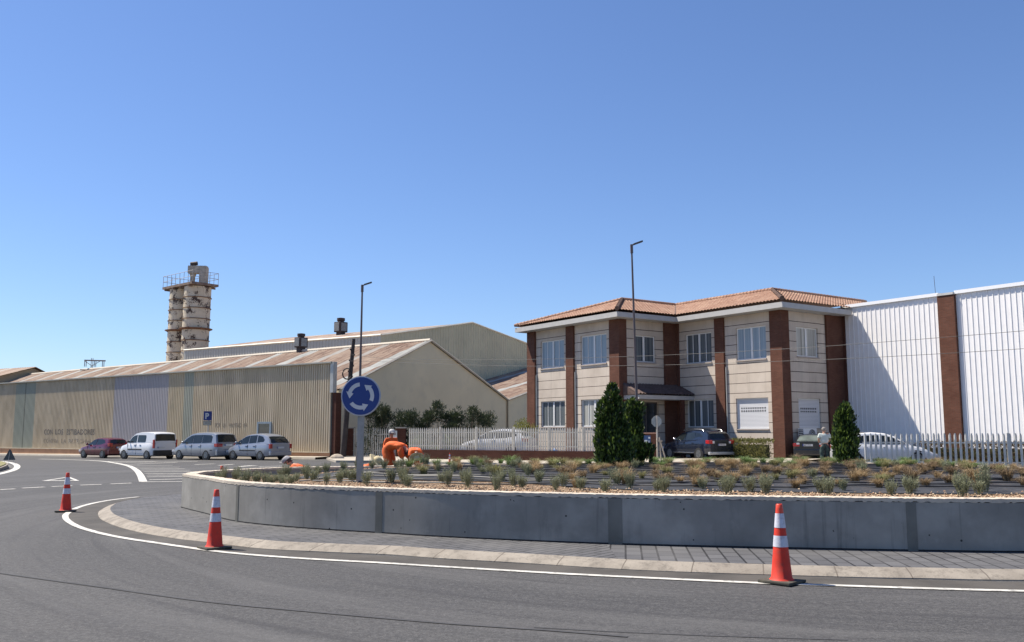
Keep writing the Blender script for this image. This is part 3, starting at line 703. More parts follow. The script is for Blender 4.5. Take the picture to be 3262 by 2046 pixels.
# ---------------------------------------------------------------- office: two stepped wings of stone and brick piers
OO = (15.1, 50.5); ORZ = atan2(-.825, .565); GZ = .15
def ow(x, y): return Vector((OO[0]+.565*x+.825*y, OO[1]-.825*x+.565*y))
of = thing('office_building', 'two storey stone and brick office with a terracotta hipped roof and white eaves', 'office building', (OO[0], OO[1], 0), ORZ)
FX, FY, TOPZ = -17.57, -4.8, 8.5
m = MB()
m.box(FX, FY, -.2, -8.24, 8, TOPZ); m.box(-8.24, 0, -.2, 0, 8, TOPZ)
office_wall_boxes = m
WALLZ = m
# windows as (axis, fixed, a0, a1, z0, z1, kind)
wins = [('y', FY, -16.27,-13.68,5.9,7.75,'w'),('y',FY,-11.95,-9.4,5.9,7.75,'w'),('y',FY,-16.25,-13.62,2.0,3.7,'w'),('y',FY,-11.95,-9.4,2.0,3.7,'w'),
        ('y',0,-7.41,-5.23,5.9,7.75,'w'),('y',0,-3.29,-1.06,5.85,7.75,'w'),('y',0,-7.41,-5.2,1.95,3.65,'w'),('y',0,-3.43,-1.05,1.85,3.62,'s'),
        ('x',-8.24,-3.6,-1.8,5.95,7.6,'n'),('x',0,1.33,3.28,5.95,7.65,'n'),('x',0,1.31,3.27,1.9,3.57,'s'),('x',-8.24,-3.45,-1.6,.15,3.5,'d')]
# wall skin with real openings: split each facade into cells around the openings
def facade(m, axis, fix, a0, a1, holes, d=.2):
    xs = sorted({a0, a1} | {h[2] for h in holes} | {h[3] for h in holes}); zs = sorted({-.2, TOPZ} | {h[4] for h in holes} | {h[5] for h in holes})
    pt = (lambda a, o, z: (a, fix+o, z)) if axis == 'y' else (lambda a, o, z: (fix-o, a, z))
    for i in range(len(xs)-1):
        for j in range(len(zs)-1):
            ca, cz = (xs[i]+xs[i+1])/2, (zs[j]+zs[j+1])/2
            if any(h[2] < ca < h[3] and h[4] < cz < h[5] for h in holes): continue
            m.add([pt(xs[i],0,zs[j]),pt(xs[i+1],0,zs[j]),pt(xs[i+1],0,zs[j+1]),pt(xs[i],0,zs[j+1])],[(0,1,2,3)])
    for h in holes:
        A0,A1,Z0,Z1 = h[2:6]
        c = [(A0,Z0),(A1,Z0),(A1,Z1),(A0,Z1)]
        for k in range(4):
            (p, z0), (q, z1) = c[k], c[(k+1) % 4]
            m.add([pt(p,0,z0),pt(q,0,z1),pt(q,d,z1),pt(p,d,z0)],[(3,2,1,0)])
m = MB()
facade(m,'y',FY,FX,-8.24,[h for h in wins if h[0]=='y' and h[1]==FY])
facade(m,'y',0,-8.24,0,[h for h in wins if h[0]=='y' and h[1]==0])
facade(m,'x',-8.24,FY,0,[h for h in wins if h[0]=='x' and h[1]==-8.24])
facade(m,'x',0,0,8,[h for h in wins if h[0]=='x' and h[1]==0])
m.add([(FX,FY,-.2),(FX,8,-.2),(FX,8,TOPZ),(FX,FY,TOPZ),(0,8,-.2),(0,8,TOPZ)],[(0,3,2,1),(1,2,5,4)])
m.build('wall', STONE, of)
m = MB(); m.box(FX+.3, FY+.9, 0, -9.2, 7.8, 8.3); m.box(-9.0,.9,0,-.9,7.8,8.3); m.build('interior', P('dark_room', (.05,.048,.045), .9), of)
FR = P('white_window_frame', (.74,.74,.73), .4, var=.03); SHUT = None
t = NT('shutter_slats', .5); z = t.sep(t.o)[2]; ph = t.math('FLOORED_MODULO', z, .075)
SHUT = t.out(t.mix(t.math('LESS_THAN', ph, .014), (.66,.66,.67), (.25,.25,.27)))
CURT = []
for nm, a, b in (('blue_curtain', (.20,.26,.31), (.30,.37,.42)), ('dark_curtain', (.055,.07,.08), (.16,.18,.19)), ('pale_curtain', (.20,.20,.18), (.52,.52,.48))):
    t = NT(nm, .35, spec=.6); x, y, z = t.sep(t.uv)
    fold = t.noise(1, t.comb(t.math('MULTIPLY', x, 5.5), t.math('MULTIPLY', z, .2)), 3)
    CURT.append(t.out(t.mix(t.ramp(fold, .38, .62), a, b)))
def window(h, cur):
    axis, fix, a0, a1, z0, z1, kind = h
    rot = 0 if axis == 'y' else pi/2
    # local frame: X along wall, -Y outward
    base = Matrix.Translation((0, fix, 0)) if axis == 'y' else Matrix.Translation((fix, 0, 0)) @ Matrix.Rotation(pi/2, 4, 'Z')
    X = lambda m, x0,y0,zz0,x1,y1,zz1: m.box(x0,y0,zz0,x1,y1,zz1,base)
    if kind == 'd':
        m = MB(); X(m,a0,.16,z0,a0+.08,.22,z1); X(m,a1-.08,.16,z0,a1,.22,z1); X(m,a0,.16,z1-.08,a1,.22,z1); X(m,(a0+a1)/2-.03,.16,z0,(a0+a1)/2+.03,.22,z1-.08)
        w = m.build('entrance_door', P('dark_door_frame', (.10,.09,.085), .5), of); m = MB(); X(m,a0+.08,.19,z0,a1-.08,.2,z1-.08); m.build('pane', GLASS, w); return
    m = MB(); fw = .07; mid = (a0+a1)/2
    for q in ((a0,z0,a0+fw,z1),(a1-fw,z0,a1,z1),(a0+fw,z0,a1-fw,z0+fw),(a0+fw,z1-fw,a1-fw,z1)): X(m,q[0],.10,q[1],q[2],.17,q[3])
    if kind != 's':
        X(m,mid-.07,.09,z0+fw,mid+.07,.165,z1-fw)
        if kind == 'w':
            for xx in ((a0+mid)/2,(a1+mid)/2): X(m,xx-.022,.1,z0+fw,xx+.022,.15,z1-fw)
    w = m.build('window', FR, of)
    if kind == 's':
        m = MB(); X(m,a0+fw,.115,z0+fw,a1-fw,.13,z1-fw); k = int((a1-a0-.4)/.17)
        for i in range(k):
            for r in range(2): x = a0+.3+i*.17*((a1-a0-.5)/(k*.17)); X(m,x,.108,z1-.62-r*.17,x+.085,.116,z1-.53-r*.17)
        o = m.build('shutter', SHUT, w); o.data.materials.append(P('slot_black', (.02,.02,.022), .9))
        for f_ in o.data.polygons: f_.material_index = int(f_.index >= 6)
    else:
        m = MB(); X(m,a0+fw,.13,z0+fw,a1-fw,.135,z1-fw); g = m.build('curtain', CURT[cur], w)
    m = MB(); X(m,a0-.02,-.06,z0-.07,a1+.02,.1,z0); m.build('sill', P('stone_sill', (.40,.34,.30), .85), w)
for h, c_ in zip(wins, (0,0,1,2,1,0,1,0,1,2,0,0)): window(h, c_)
# brick piers
PR = .14
for x0, x1, y0, y1 in ((FX-.12,-16.79,FY-PR,FY+.4),(-13.33,-12.55,FY-PR,FY+.3),(-9.0,-8.24+PR,FY-PR,FY+.5),(-9.3+1.06,-8.24+PR+.0,-1.12,-PR-.0),(-8.1,-7.95,-PR,.3),(-4.86,-4.15,-PR,.3),(-.68,PR,-PR,.55),(-.3,PR,3.95,5.42)):
    m = MB(); m.box(x0,y0,-.2,x1,y1,TOPZ-.003); m.build('brick_pier', BRICK, of)
m = MB(); m.box(PR-.3,5.42,-.2,.3,5.5,9.0); m.box(-.2,5.1,8.5,.25,5.42,9.0); m.build('brick_pier', LOWBRICK, of)
# downpipes beside piers
for x, y in ((-16.68,FY-.06),(-12.44,FY-.06),(-4.05,-.06)):
    m = MB(); m.tube([(x,y,.1),(x,y,5.5)],.045,6); m.build('downpipe', P('grey_pipe', (.4,.4,.38), .6), of)
# eaves box + roof
OV = .88; EZ = 8.5
m = MB()
m.prism([(FX-.5,FY-OV),(-8.24+OV,FY-OV),(-8.24+OV,-OV),(OV,-OV),(OV,5.36),(-.02,5.36),(-.02,8),(FX-.5,8)], EZ, EZ+.30)
m.build('fascia', FASCIA, of)
PIT = .36; DM = 3.54
def tile_slope(m, o, d, up, length, lo, hi, sep_=.25, row=.36):
    """o eave corner; d along the eave; up into the roof (unit plan vectors); lo/hi: plan depth limits as a function of s"""
    o, d, up = Vector(o), Vector(d), Vector(up); nrm = Vector((-up.x*PIT, -up.y*PIT, 1)).normalized()
    k = int(length/sep_)*6; rows = int(DM/row)+1
    base = len(m.v); cols = 0
    for i in range(k+1):
        s = length*i/k; w = abs(cos(pi*s/sep_))**.8*.07
        a, b = lo(s), hi(s)
        for j in range(rows*2+1):
            t = j//2*row; lift = .035 if j % 2 else 0.0
            if j % 2: t += row*.999
            t = max(a, min(b, t)); p = o + d*s + up*t
            z = EZ+.40+t*PIT + w + (.03*(1-((t/row) % 1)))
            m.v.append((p.x, p.y, z))
    R1 = rows*2+1
    for i in range(k):
        for j in range(R1-1): m.f.append((base+i*R1+j, base+(i+1)*R1+j, base+(i+1)*R1+j+1, base+i*R1+j+1))
e1, e2, ie, e0 = (-8.24+OV, FY-OV), (OV, -OV), (-8.24+OV, -OV), (FX-.5, FY-OV)
m = MB()
tile_slope(m, e2, (-1,0), (0,1), 8.24+DM, lambda s: max(0, s-8.24), lambda s: min(s, DM))
tile_slope(m, e2, (0,1), (-1,0), 12, lambda s: 0 if s < 6.2 else .95, lambda s: min(s, DM))
m.build('tiled_roof', TILES, of, smooth=60)
m = MB()
LL = e1[0]-e0[0]
tile_slope(m, e1, (-1,0), (0,1), LL, lambda s: 0, lambda s: max(.001, min(s, DM, (LL-s)*DM/(LL-DM))))
tile_slope(m, e1, (0,1), (-1,0), 4.8+DM, lambda s: max(0, s-4.8), lambda s: min(s, DM))
m.add([(e0[0],e0[1],EZ+.4),(e1[0]-DM,e1[1]+DM,RT_ := EZ+.4+DM*PIT),(e1[0]-DM,12,RT_),(e0[0],12,EZ+.4)],[(0,1,2,3)])
m.build('tiled_roof', TILES, of, smooth=60)
RT = EZ+.40+DM*PIT
m = MB(); # roof backs and deck
m.add([(e2[0]-DM,e2[1]+DM,RT),(e2[0]-DM,12,RT),(-8.24-4,12,RT),(-8.24-4,e2[1]+DM,RT)],[(0,1,2,3)])
m.build('roof_back', TILES, of)
CAPM = P('dark_ridge_tile', (.13,.08,.06), .9, var=.35, scale=4)
m = MB(); hz = lambda t: EZ+.40+t*PIT+.09
for a, b in (((e2[0],e2[1],hz(0)),(e2[0]-DM,e2[1]+DM,hz(DM))),((e1[0],e1[1],hz(0)),(e1[0]-DM,e1[1]+DM,hz(DM))),):
    A, B = Vector(a), Vector(b); k = 12; m = MB()
    for i in range(k): m.tube([A.lerp(B,i/k), A.lerp(B,(i+1.15)/k)], [.15,.12], 8)
    m.build('hip_cap', CAPM, of, smooth=60)
m = MB()
m.tube([(ie[0],ie[1],hz(0)-.02),(ie[0]-DM,ie[1]+DM,hz(DM)-.06)],.06,6)
m.build('valley_flashing', CAPM, of, smooth=60)
k = 30
for A, B in ((Vector((e2[0]-DM,e2[1]+DM,hz(DM))),Vector((ie[0]-DM,ie[1]+DM,hz(DM)))),(Vector((e1[0]-DM,e1[1]+DM,hz(DM))),Vector((e0[0],e0[1],hz(0)))),(Vector((e2[0]-DM,e2[1]+DM,hz(DM))),Vector((e2[0]-DM,12,hz(DM)))),(Vector((e1[0]-DM,e1[1]+DM,hz(DM))),Vector((ie[0]-DM,ie[1]+DM,hz(DM))))):
    m = MB()
    for i in range(k): m.tube([A.lerp(B,i/k), A.lerp(B,(i+1.1)/k)], [.13,.10], 8)
    m.build('ridge_cap', TILES, of, smooth=60)
# entrance canopy in the corner
m = MB(); m.box(-8.1,-4.6,3.62,-6.75,-.0,3.86); m.build('canopy', FASCIA, of)
m = MB(); k = 19
for i in range(k):
    y = -4.65+i*.25
    m.add([(-6.68,y-.02,3.9),(-6.68,y+.125,3.99),(-6.68,y+.25,3.9),(-8.1,y-.02,4.55),(-8.1,y+.125,4.64),(-8.1,y+.25,4.55)],[(0,1,4,3),(1,2,5,4)])
m.add([(-6.68,-4.66,3.88),(-8.1,-4.66,3.88),(-8.1,-4.66,4.55)],[(0,1,2)])
m.build('canopy_tiles', P('sooty_tiles', (.10,.065,.055), .9, var=.4, scale=5), of)
m = MB(); m.box(-6.95,-1.05,-.2,-6.75,-.85,3.62); m.build('canopy_post', LOWBRICK, of)
# AC unit on the side wall
ac = thing('air_conditioner', 'white outdoor air conditioning unit under the shuttered side window of the office', 'air conditioner', (*ow(.02, 1.0), 1.2), ORZ+pi/2)
m = MB(); m.box(0,-.5,0,1.15,-.12,.68); m.build('casing', WHITE_M, ac, bevel=.02)
Ma = Matrix.Translation((.72,-.5,.34)) @ Matrix.Rotation(pi/2,4,'X')
m = MB(); m.lathe([(.29,-.0),(.29,.015)],20,Ma); m.build('fan_grille', P('fan_dark', (.12,.12,.12), .6), ac)
m = MB(); m.lathe([(.06,.015),(.06,.03)],12,Ma); 
for r in (.15,.22,.28): m.lathe([(r,.015),(r,.024),(r+.008,.024),(r+.008,.015)],20,Ma,cap=False)
m.build('fan_hub', WHITE_M, ac)
m = MB()
for i in range(6): m.box(-.012,-.46,.06+i*.1,-.0,-.16,.11+i*.1)
m.build('side_vents', P('slot_black', (.02,.02,.022), .9), ac)
m = MB(); m.box(.1,-.5,-.05,.15,0,0); m.box(1.0,-.5,-.05,1.05,0,0); m.build('bracket', DARKMET, ac)

# ---- white ribbed hall on the right
wh = thing('warehouse', 'tall white ribbed metal warehouse wall with a brick pier at the right edge', 'warehouse', (OO[0], OO[1], 0), ORZ)
m = MB()
corr_patch(m,(.28,5.5,-.2),(6.2,5.5,-.2),(6.2,5.5,8.98),(.28,5.5,8.98),.285,.028,'rib'); m.build('ribbed_cladding', WHITE_M, wh)
m = MB(); corr_patch(m,(7.14,5.5,-.2),(30,5.5,-.2),(30,5.5,8.98),(7.14,5.5,8.98),.285,.028,'rib'); m.build('ribbed_cladding', WHITE_M, wh)
m = MB(); m.box(6.2,5.3,-.2,7.14,5.7,8.96); m.build('brick_pier', BRICK, wh)
m = MB(); m.box(.1,5.38,8.98,6.22,5.75,9.16); m.box(7.12,5.38,8.98,30,5.75,9.16); m.build('coping', P('bright_white_metal', (.85,.85,.85), .4, var=.02), wh)
m = MB(); m.box(6.22,5.26,8.96,7.12,5.76,9.08); m.build('pier_cap', P('pier_cap_grey', (.5,.49,.47), .8), wh)
m = MB(); m.box(.2,5.9,-.2,30,30,8.9); m.build('rear_volume', WHITE_M, wh)
m = MB(); m.tube([(5.45,6.5,9),(5.4,6.5,10.3)],.012,5); tag(m.build('antenna', DARKMET), 'thin vertical antenna rod on the warehouse roof', 'antenna').matrix_world = Matrix.Translation((OO[0],OO[1],0)) @ Matrix.Rotation(ORZ,4,'Z')

# ---------------------------------------------------------------- fences
def picket_fence(name, label, p0, p1, z0, z1, spacing, w, mat, posts=(), rails=(.25,.8), cat='fence', point=.12, pale='flat', parent=None, zz=None):
    p0, p1 = Vector(p0), Vector(p1); L = (p1-p0).length; rz = atan2((p1-p0).y, (p1-p0).x)
    t = thing(name, label, cat, (p0.x, p0.y, 0), rz) if parent is None else parent
    h = z1-z0; n_ = int(L/spacing)
    proto = MB()
    if pale == 'flat': proto.prism([(-w/2,0),(w/2,0),(w/2,h-point),(0,h),(-w/2,h-point)], -.012, .012, Matrix.Rotation(pi/2,4,'X'))
    else:
        for sx1, sx2, y1, y2 in ((-w/2,-w*.2,0,-.03),(-w*.2,w*.2,-.03,-.03),(w*.2,w/2,-.03,0)):
            proto.add([(sx1,y1,0),(sx2,y2,0),(sx2,y2,h-point*(1 if abs(sx2) > w*.3 else 0)),(sx1,y1,h-point*(1 if abs(sx1) > w*.3 else 0))],[(0,1,2,3)])
            proto.add([(sx1,y1+.006,0),(sx2,y2+.006,0),(sx2,y2+.006,h-point*(1 if abs(sx2) > w*.3 else 0)),(sx1,y1+.006,h-point*(1 if abs(sx1) > w*.3 else 0))],[(3,2,1,0)])
    pr = proto.build('picket', mat, t); me = pr.data; RR = random.Random(int(L*10))
    extra = MB()
    for i in range(n_):
        x = (i+.5)*L/n_; zb = z0 + RR.uniform(-.008,.008)
        if i >= 100:
            extra.add([tuple(v_) for v_ in proto.v], proto.f, Matrix.Translation((x,0,zb))); continue
        o = pr if i == 0 else pr.copy()
        if i: C.objects.link(o)
        o.parent = t; o.location = (x, 0, zb); o.rotation_euler = (0, RR.uniform(-.012,.012), 0)
    if extra.v: tag(extra.build('pickets', mat, t), kind='stuff')
    for r in rails:
        m = MB(); m.box(0,.013,z0+h*r-.03,L,.05,z0+h*r+.03); m.build('rail', mat, t)
    for x in posts:
        m = MB(); m.box(x*L-.05,.0-.045,z0-.1,x*L+.05,.06,z1+.02); m.build('post', mat, t, bevel=.01)
    return t, L
F0, F1 = G(1297,1469), G(1940,1479)
bw = (F1-F0); rz = atan2(bw.y, bw.x)
m = MB(); m.box(0,0,-.3,bw.length,.28,.66); o = m.build('low_brick_wall', LOWBRICK); o.location = (F0.x,F0.y,0); o.rotation_euler = (0,0,rz)
tag(o, 'low dark brick wall under the pale picket fence', 'wall')
nrm = Vector((-bw.normalized().y, bw.normalized().x))
picket_fence('picket_fence', 'pale wooden picket fence standing on the low brick wall before the office', F0+nrm*.14, F1+nrm*.14, .66, 1.93, .142, .085, PICKET, (.17,.36,.55,.72,.88), (.18,.78))
# gate between brick pillars
g0, g1 = Vector((-10.6,58.8)), Vector((-7.25,58.2))
picket_fence('picket_gate', 'pale picket gate between two brick pillars behind the roundabout sign', g0+Vector((.35,0)), g1, .12, 1.93, .145, .07, PICKET, (.45,), (.2,.78), cat='gate')
for p, lab in (((-10.55,58.9),'brick gate pillar beside the leaning utility pole'),((-7.0,57.6),'brick gate pillar with a pale cap behind the bent workers'),(tuple(F0+nrm*.1-bw.normalized()*.2),None)):
    if lab is None: continue
    g = thing('gate_pillar', lab, 'gate pillar', (p[0],p[1],0), 0)
    m = MB(); m.box(-.3,-.25,-.1,.3,.25,1.9); m.build('brickwork', LOWBRICK, g)
    m = MB(); m.box(-.36,-.3,1.9,.36,.3,1.98); m.build('cap', PAVE, g)
m = MB(); m.box(-.17,-.32,.9,.13,-.26,1.75); mb = m.build('meter_cover', P('light_plastic',(.6,.6,.57),.5)); mb.location = (-7.35,57.55,0); tag(mb, 'pale meter box door with a round window on the gate pillar', 'meter box')
m = MB(); m.lathe([(.09,0),(.09,.01)],14,Matrix.Translation((-.02,-.32,1.55)) @ Matrix.Rotation(pi/2,4,'X')); m.build('dial_window', P('dial_grey',(.28,.25,.24),.4), mb)
# connecting brick wall behind the utility pole
m = MB(); m.box(-11.1,59.4,-.3,-10.85,59.7,1.9); 
# right gate pillar with plaque
gp = thing('gate_pillar', 'brown brick gate pillar carrying a blue and white plaque behind the tall shrubs', 'gate pillar', (*G(2068,1469), .1), radians(-8))
m = MB(); m.box(-.42,-.25,-.1,.42,.35,1.48); m.build('brickwork', BRICK, gp)
m = MB(); m.box(-.46,-.29,1.48,.46,.39,1.54); m.build('cap', P('terracotta_cap',(.5,.28,.2),.8), gp)
pl = MB(); pl.box(-.29,-.275,.98,.1,-.252,1.38); pl = pl.build('plaque', P('plaque_blue',(.04,.09,.22),.4), gp)
m = MB(); m.box(-.27,-.28,.99,-.08,-.276,1.13); m.box(-.03,-.28,1.2,.08,-.276,1.3); m.box(-.02,-.28,.99,.03,-.276,1.1); m.build('plaque_marks', P('plaque_white',(.6,.66,.72),.5), pl)
# palisade on the right
PW0, PW1 = Vector(G(2752,1487)), Vector(G(3275,1492)); d = (PW1-PW0).normalized(); PW2 = PW1 + d*4
PALI = P('palisade_steel', (.60,.575,.52), .6, .1, var=.12, scale=3, dirt=((.28,.2,.15),.45))
picket_fence('palisade_fence', 'galvanised steel palisade fence in front of the white warehouse', PW0, PW2, .17, 1.62, .215, .105, PALI, (.555,), (.14,.72), pale='w', point=.1)
m = MB(); m.box(-.1,-.12,-.2,(PW2-PW0).length,.12,.2); o = m.build('low_kerb_wall', PAVE); o.location = (*PW0,0); o.rotation_euler = (0,0,atan2(d.y,d.x)); tag(o,'low pale concrete plinth under the palisade fence','wall')
gp2 = thing('gate_pillar', 'brick pillar between the columnar shrub and the palisade fence', 'gate pillar', (*G(2738,1480), .12), radians(-20))
m = MB(); m.box(-.22,-.2,-.1,.22,.3,1.5); m.build('brickwork', BRICK, gp2); m = MB(); m.box(-.26,-.24,1.5,.26,.34,1.55); m.build('cap', PAVE, gp2)

# ---------------------------------------------------------------- poles, lamps, wires, signs
LAMPG = P('lamp_pole_brown', (.13,.10,.095), .5, .3, var=.1)
def lamp(label, x, y, h, lean, arm_az, r0):
    t = thing('street_lamp', label, 'street lamp', (x, y, zg(x,y)), 0, 'tall thin street lamps'); t.rotation_euler = (0, lean, 0)
    m = MB(); m.tube([(0,0,0),(0,0,.9),(0,0,h)],[r0*1.1,r0,r0*.55],10); m.build('pole', LAMPG, t, smooth=50)
    m = MB(); m.box(-.2,-.2,0,.2,.2,.05); m.tube([(0,0,.05),(0,0,.35)],r0*1.5,10); m.build('base', LAMPG, t)
    M = Matrix.Translation((0,0,h)) @ Matrix.Rotation(arm_az,4,'Z') @ Matrix.Rotation(radians(-20),4,'Y')
    m = MB(); m.tube([(0,0,h-.3),(0,0,h+.1)],r0*.9,8); m.tube([(0,0,.06),(.2,0,.06)],.035,8,M=M); m.build('arm', LAMPG, t)
    m = MB(); m.box(.12,-.09,.03,.58,.09,.11,M); m.build('lamp_head', P('lamp_head_dark',(.08,.08,.085),.5,.3), t, bevel=.03)
x, y = (1138-1631)/2880*51, 50.0
lamp('tall thin street lamp rising behind the blue roundabout sign', -8.42, 50, 9.75, radians(.25), radians(10), .085)
lp = G(2027,1480); lamp('tallest street lamp, in front of the brick office entrance', 5.55, 40, 9.95, radians(-.95), radians(12), .072)
# leaning dark timber utility pole with cable coil
up = thing('utility_pole', 'dark leaning timber utility pole with a coil of cable at the end of the fence', 'utility pole', (-10.62, 57.2, -.05), 0)
top = at(1127,1080,57.2)-Vector((-10.62,57.2,-.05))
WOOD = P('dark_creosote_wood', (.045,.036,.034), .9, var=.35, scale=3)
m = MB(); m.tube([(0,0,-.2),tuple(top*.45),tuple(top)],[.2,.17,.11],8); m.build('pole', WOOD, up, smooth=50)
m = MB(); cp = at(1108,1192,57)-Vector((-10.62,57.2,-.05)); pts = [(cp.x+.28*cos(a*pi/12)*1.0, cp.y-.25, cp.z+.33*sin(a*pi/12)) for a in range(25)]
m.tube(pts,.045,6,cap=False); m.build('cable_coil', BLACK, up)
m = MB()
for k_ in range(9):
    z = .55+k_*.045
    c0 = top*z; m.box(c0.x-.17+(k_%2)*.26,c0.y-.1,c0.z-.05,c0.x-.09+(k_%2)*.26,c0.y+.05,c0.z+.05)
m.build('climbing_step', WOOD, up)
for u0, u1, y0, y1, lab in ((1068,1068,58.4,57.2,''),): pass
# rock at the foot
m = MB(); m.ball((0,0,0),.3,10,7,(1.5,.9,.9)); 
m.v = [tuple(Vector(v_)*(1+.25*noise.noise(Vector(v_)*3))) for v_ in m.v]
o = m.build('boulder', P('pale_rock',(.42,.35,.27),.95,var=.25,scale=4), smooth=60); o.location = (*G(1076,1467),.12); tag(o,'pale rounded boulder at the end of the corrugated fence','boulder')
# wires
WM = P('wire_black', (.03,.03,.033), .6)
def wire(pts, r, label):
    P_ = [at(*q) for q in pts]; m = MB(); m.tube([tuple(p) for p in spline(P_, 5)], r, 5)
    tag(m.build('overhead_wire', WM), label, 'wire')
wire([(1116,1130,57.2),(1253,1143,54),(1620,1146,47.5),(1945,1138,42),(2200,1128,38),(2517,1111,34.5),(2800,1091,32),(3262,1054,29),(3700,1010,26.5)], .008, 'upper thin overhead wire crossing the office and warehouse')
wire([(1112,1150,57.1),(1253,1154,54),(1465,1162,50),(1703,1167,46),(1948,1166,42),(2200,1161,38.3),(2517,1150,34.8),(2800,1138,32.3),(3262,1111,29.2),(3700,1078,26.7)], .008, 'lower thin overhead wire crossing the office and warehouse')
# electricity pylon far left
py = thing('electricity_pole', 'distant electricity pole with crossarms and insulators above the rusty roof', 'electricity pole', (-48.4, 104, -1.9), radians(20)); py.scale = (.55,.8,1)
PG = P('pylon_grey',(.27,.24,.22),.7)
m = MB(); 
for dx in (-.22,.22): m.tube([(dx,0,0),(dx*.7,0,12.0)],.07,6)
for k_ in range(9): m.tube([(-.2,0,2+k_*1.1),(.2,0,2.5+k_*1.1)],.03,4)
m.build('mast', PG, py)
m = MB(); m.box(-1.5,-.06,11.65,2.6,.06,11.8); m.box(-2.2,-.06,10.55,1.6,.06,10.68); m.tube([(0,0,11.1),(-1.5,0,11.7)],.04,5); m.tube([(0,0,11.1),(1.6,0,11.7)],.04,5); m.build('crossarm', PG, py)
for x in (-1.4,-1.1,.45,.75,2.0,2.3):
    m = MB(); m.tube([(x,0,11.65),(x,0,11.0)],.075,6); m.build('insulator', P('insulator_dark',(.1,.07,.08),.4), py)
# roundabout sign
BLUE = P('sign_blue', (.004,.032,.19), .4, var=.06); SGN = P('sign_white',(.50,.53,.56),.5,var=.04)
SY = 16.45; sp_ = at(1150,1262,SY)
sg = thing('roundabout_sign', 'round blue roundabout sign with three white arrows on a grey post', 'road sign', (sp_.x, SY, bedz(sp_.x, SY)), radians(-3))
hz_ = sp_.z - bedz(sp_.x, SY)
m = MB(); m.box(-.062,0.02,-.4,.058,.075,hz_+.25); m.build('post', P('galvanised_post',(.27,.28,.28),.5,.4,var=.1,scale=8,dirt=((.15,.15,.15),.4)), sg, bevel=.012)
Ms = Matrix.Translation((0,0,hz_)) @ Matrix.Rotation(pi/2,4,'X')
RS = .362
m = MB(); m.lathe([(RS-.02,-.02),(RS,-.012),(RS,.012),(RS-.015,.018)],48,Ms); m.build('rim', P('sign_rim_grey',(.34,.38,.46),.45), sg, smooth=40)
m = MB(); m.lathe([(RS-.022,.018),(RS-.022,.0215)],48,Ms); face = m.build('sign_face', BLUE, sg)
def arrow(a0):
    m = MB(); r0, r1 = .175, .245; n_ = 14; sw_ = radians(66)
    vs = []
    for i in range(n_+1):
        a = a0 - sw_*0 + sw_*i/n_; vs += [(r0*cos(a), r0*sin(a)), (r1*cos(a), r1*sin(a))]
    b = len(m.v)
    for x, y in vs: m.v.append(tuple(Ms @ Vector((x,y,.0245))))
    for i in range(n_): m.f.append((2*i,2*i+1,2*i+3,2*i+2))
    a = a0+sw_; q = len(m.v)
    for rr, aa in ((r0-.035,a),(r1+.035,a),((r0+r1)/2,a+radians(30))): m.v.append(tuple(Ms @ Vector((rr*cos(aa), rr*sin(aa), .0245))))
    m.f.append((q,q+1,q+2)); return m.build('arrow', SGN, face)
for a0 in (radians(96), radians(216), radians(-24)): arrow(a0)
# parking sign (near the screen wall)
ps = thing('parking_sign', 'blue parking sign with a white letter P and a small plate, behind the silver minivan', 'road sign', (-20.05, 59.9, -.12), radians(0))
pz = at(657,1325,59.9).z+.12
m = MB(); m.tube([(.05,.03,0),(.05,.03,pz+.1)],.035,8); m.build('post', STEEL, ps)
m = MB(); m.box(-.27,-.02,pz-.30,.27,0,pz+.30); f_ = m.build('sign_panel', P('parking_blue',(.01,.025,.15),.5), ps)
lettering('letter', 'P', .52, P('letter_white',(.5,.5,.48),.6), f_, (-.17,-.023,pz-.19), (pi/2,0,0), .002, .018, .95)
m = MB(); m.box(-.28,-.02,pz-.62,.26,0,pz-.34); s_ = m.build('supplementary_plate', P('plate_dark',(.06,.055,.05),.6), ps)
m = MB(); m.box(-.25,-.024,pz-.59,.23,-.02,pz-.37); s2 = m.build('plate_face', P('plate_beige',(.36,.34,.29),.6), s_)
m = MB()
for k_ in range(2): m.box(-.2,-.027,pz-.45-k_*.07,.18,-.0245,pz-.43-k_*.07)
m.build('plate_text', P('plate_dark',(.06,.055,.05),.6), s_)
# stop sign seen from behind
q = G(2094,1471)
ss = thing('stop_sign', 'grey back of an octagonal stop sign on a post before the entrance', 'road sign', (q.x, q.y, zg(*q)), radians(10))
hz2 = at(2093,1343,q.y).z-zg(*q)
m = MB(); m.box(-.04,-.07,0,.04,-.02,hz2+.33); m.build('post', P('pale_post',(.42,.40,.36),.6,.2), ss)
m = MB(); oc = [(.31*cos(radians(22.5+45*i)), .31*sin(radians(22.5+45*i))) for i in range(8)]; m.prism(oc,-.008,.008,Matrix.Translation((0,0,hz2)) @ Matrix.Rotation(pi/2,4,'X'))
m.build('sign_plate', P('sign_back_grey',(.27,.30,.31),.45,.3,var=.15,scale=4), ss)
# sawhorse boards
q = G(2108,1478)
sh = thing('trestle', 'small weathered wooden trestle leaning by the stop sign post', 'trestle', (q.x,q.y,zg(*q)), radians(20))
for a in ((-.25,0,0,-.12,.2,1.3),(.3,0,0,.05,.2,1.2),(-.02,0,0,-.02,.15,1.35)):
    m = MB(); m.tube([a[:3],a[3:]],.035,4); m.build('leg', P('weathered_wood',(.33,.29,.24),.9), sh)
m = MB(); m.box(-.2,.1,1.12,.12,.16,1.2); m.build('crossbar', P('weathered_wood',(.33,.29,.24),.9), sh)
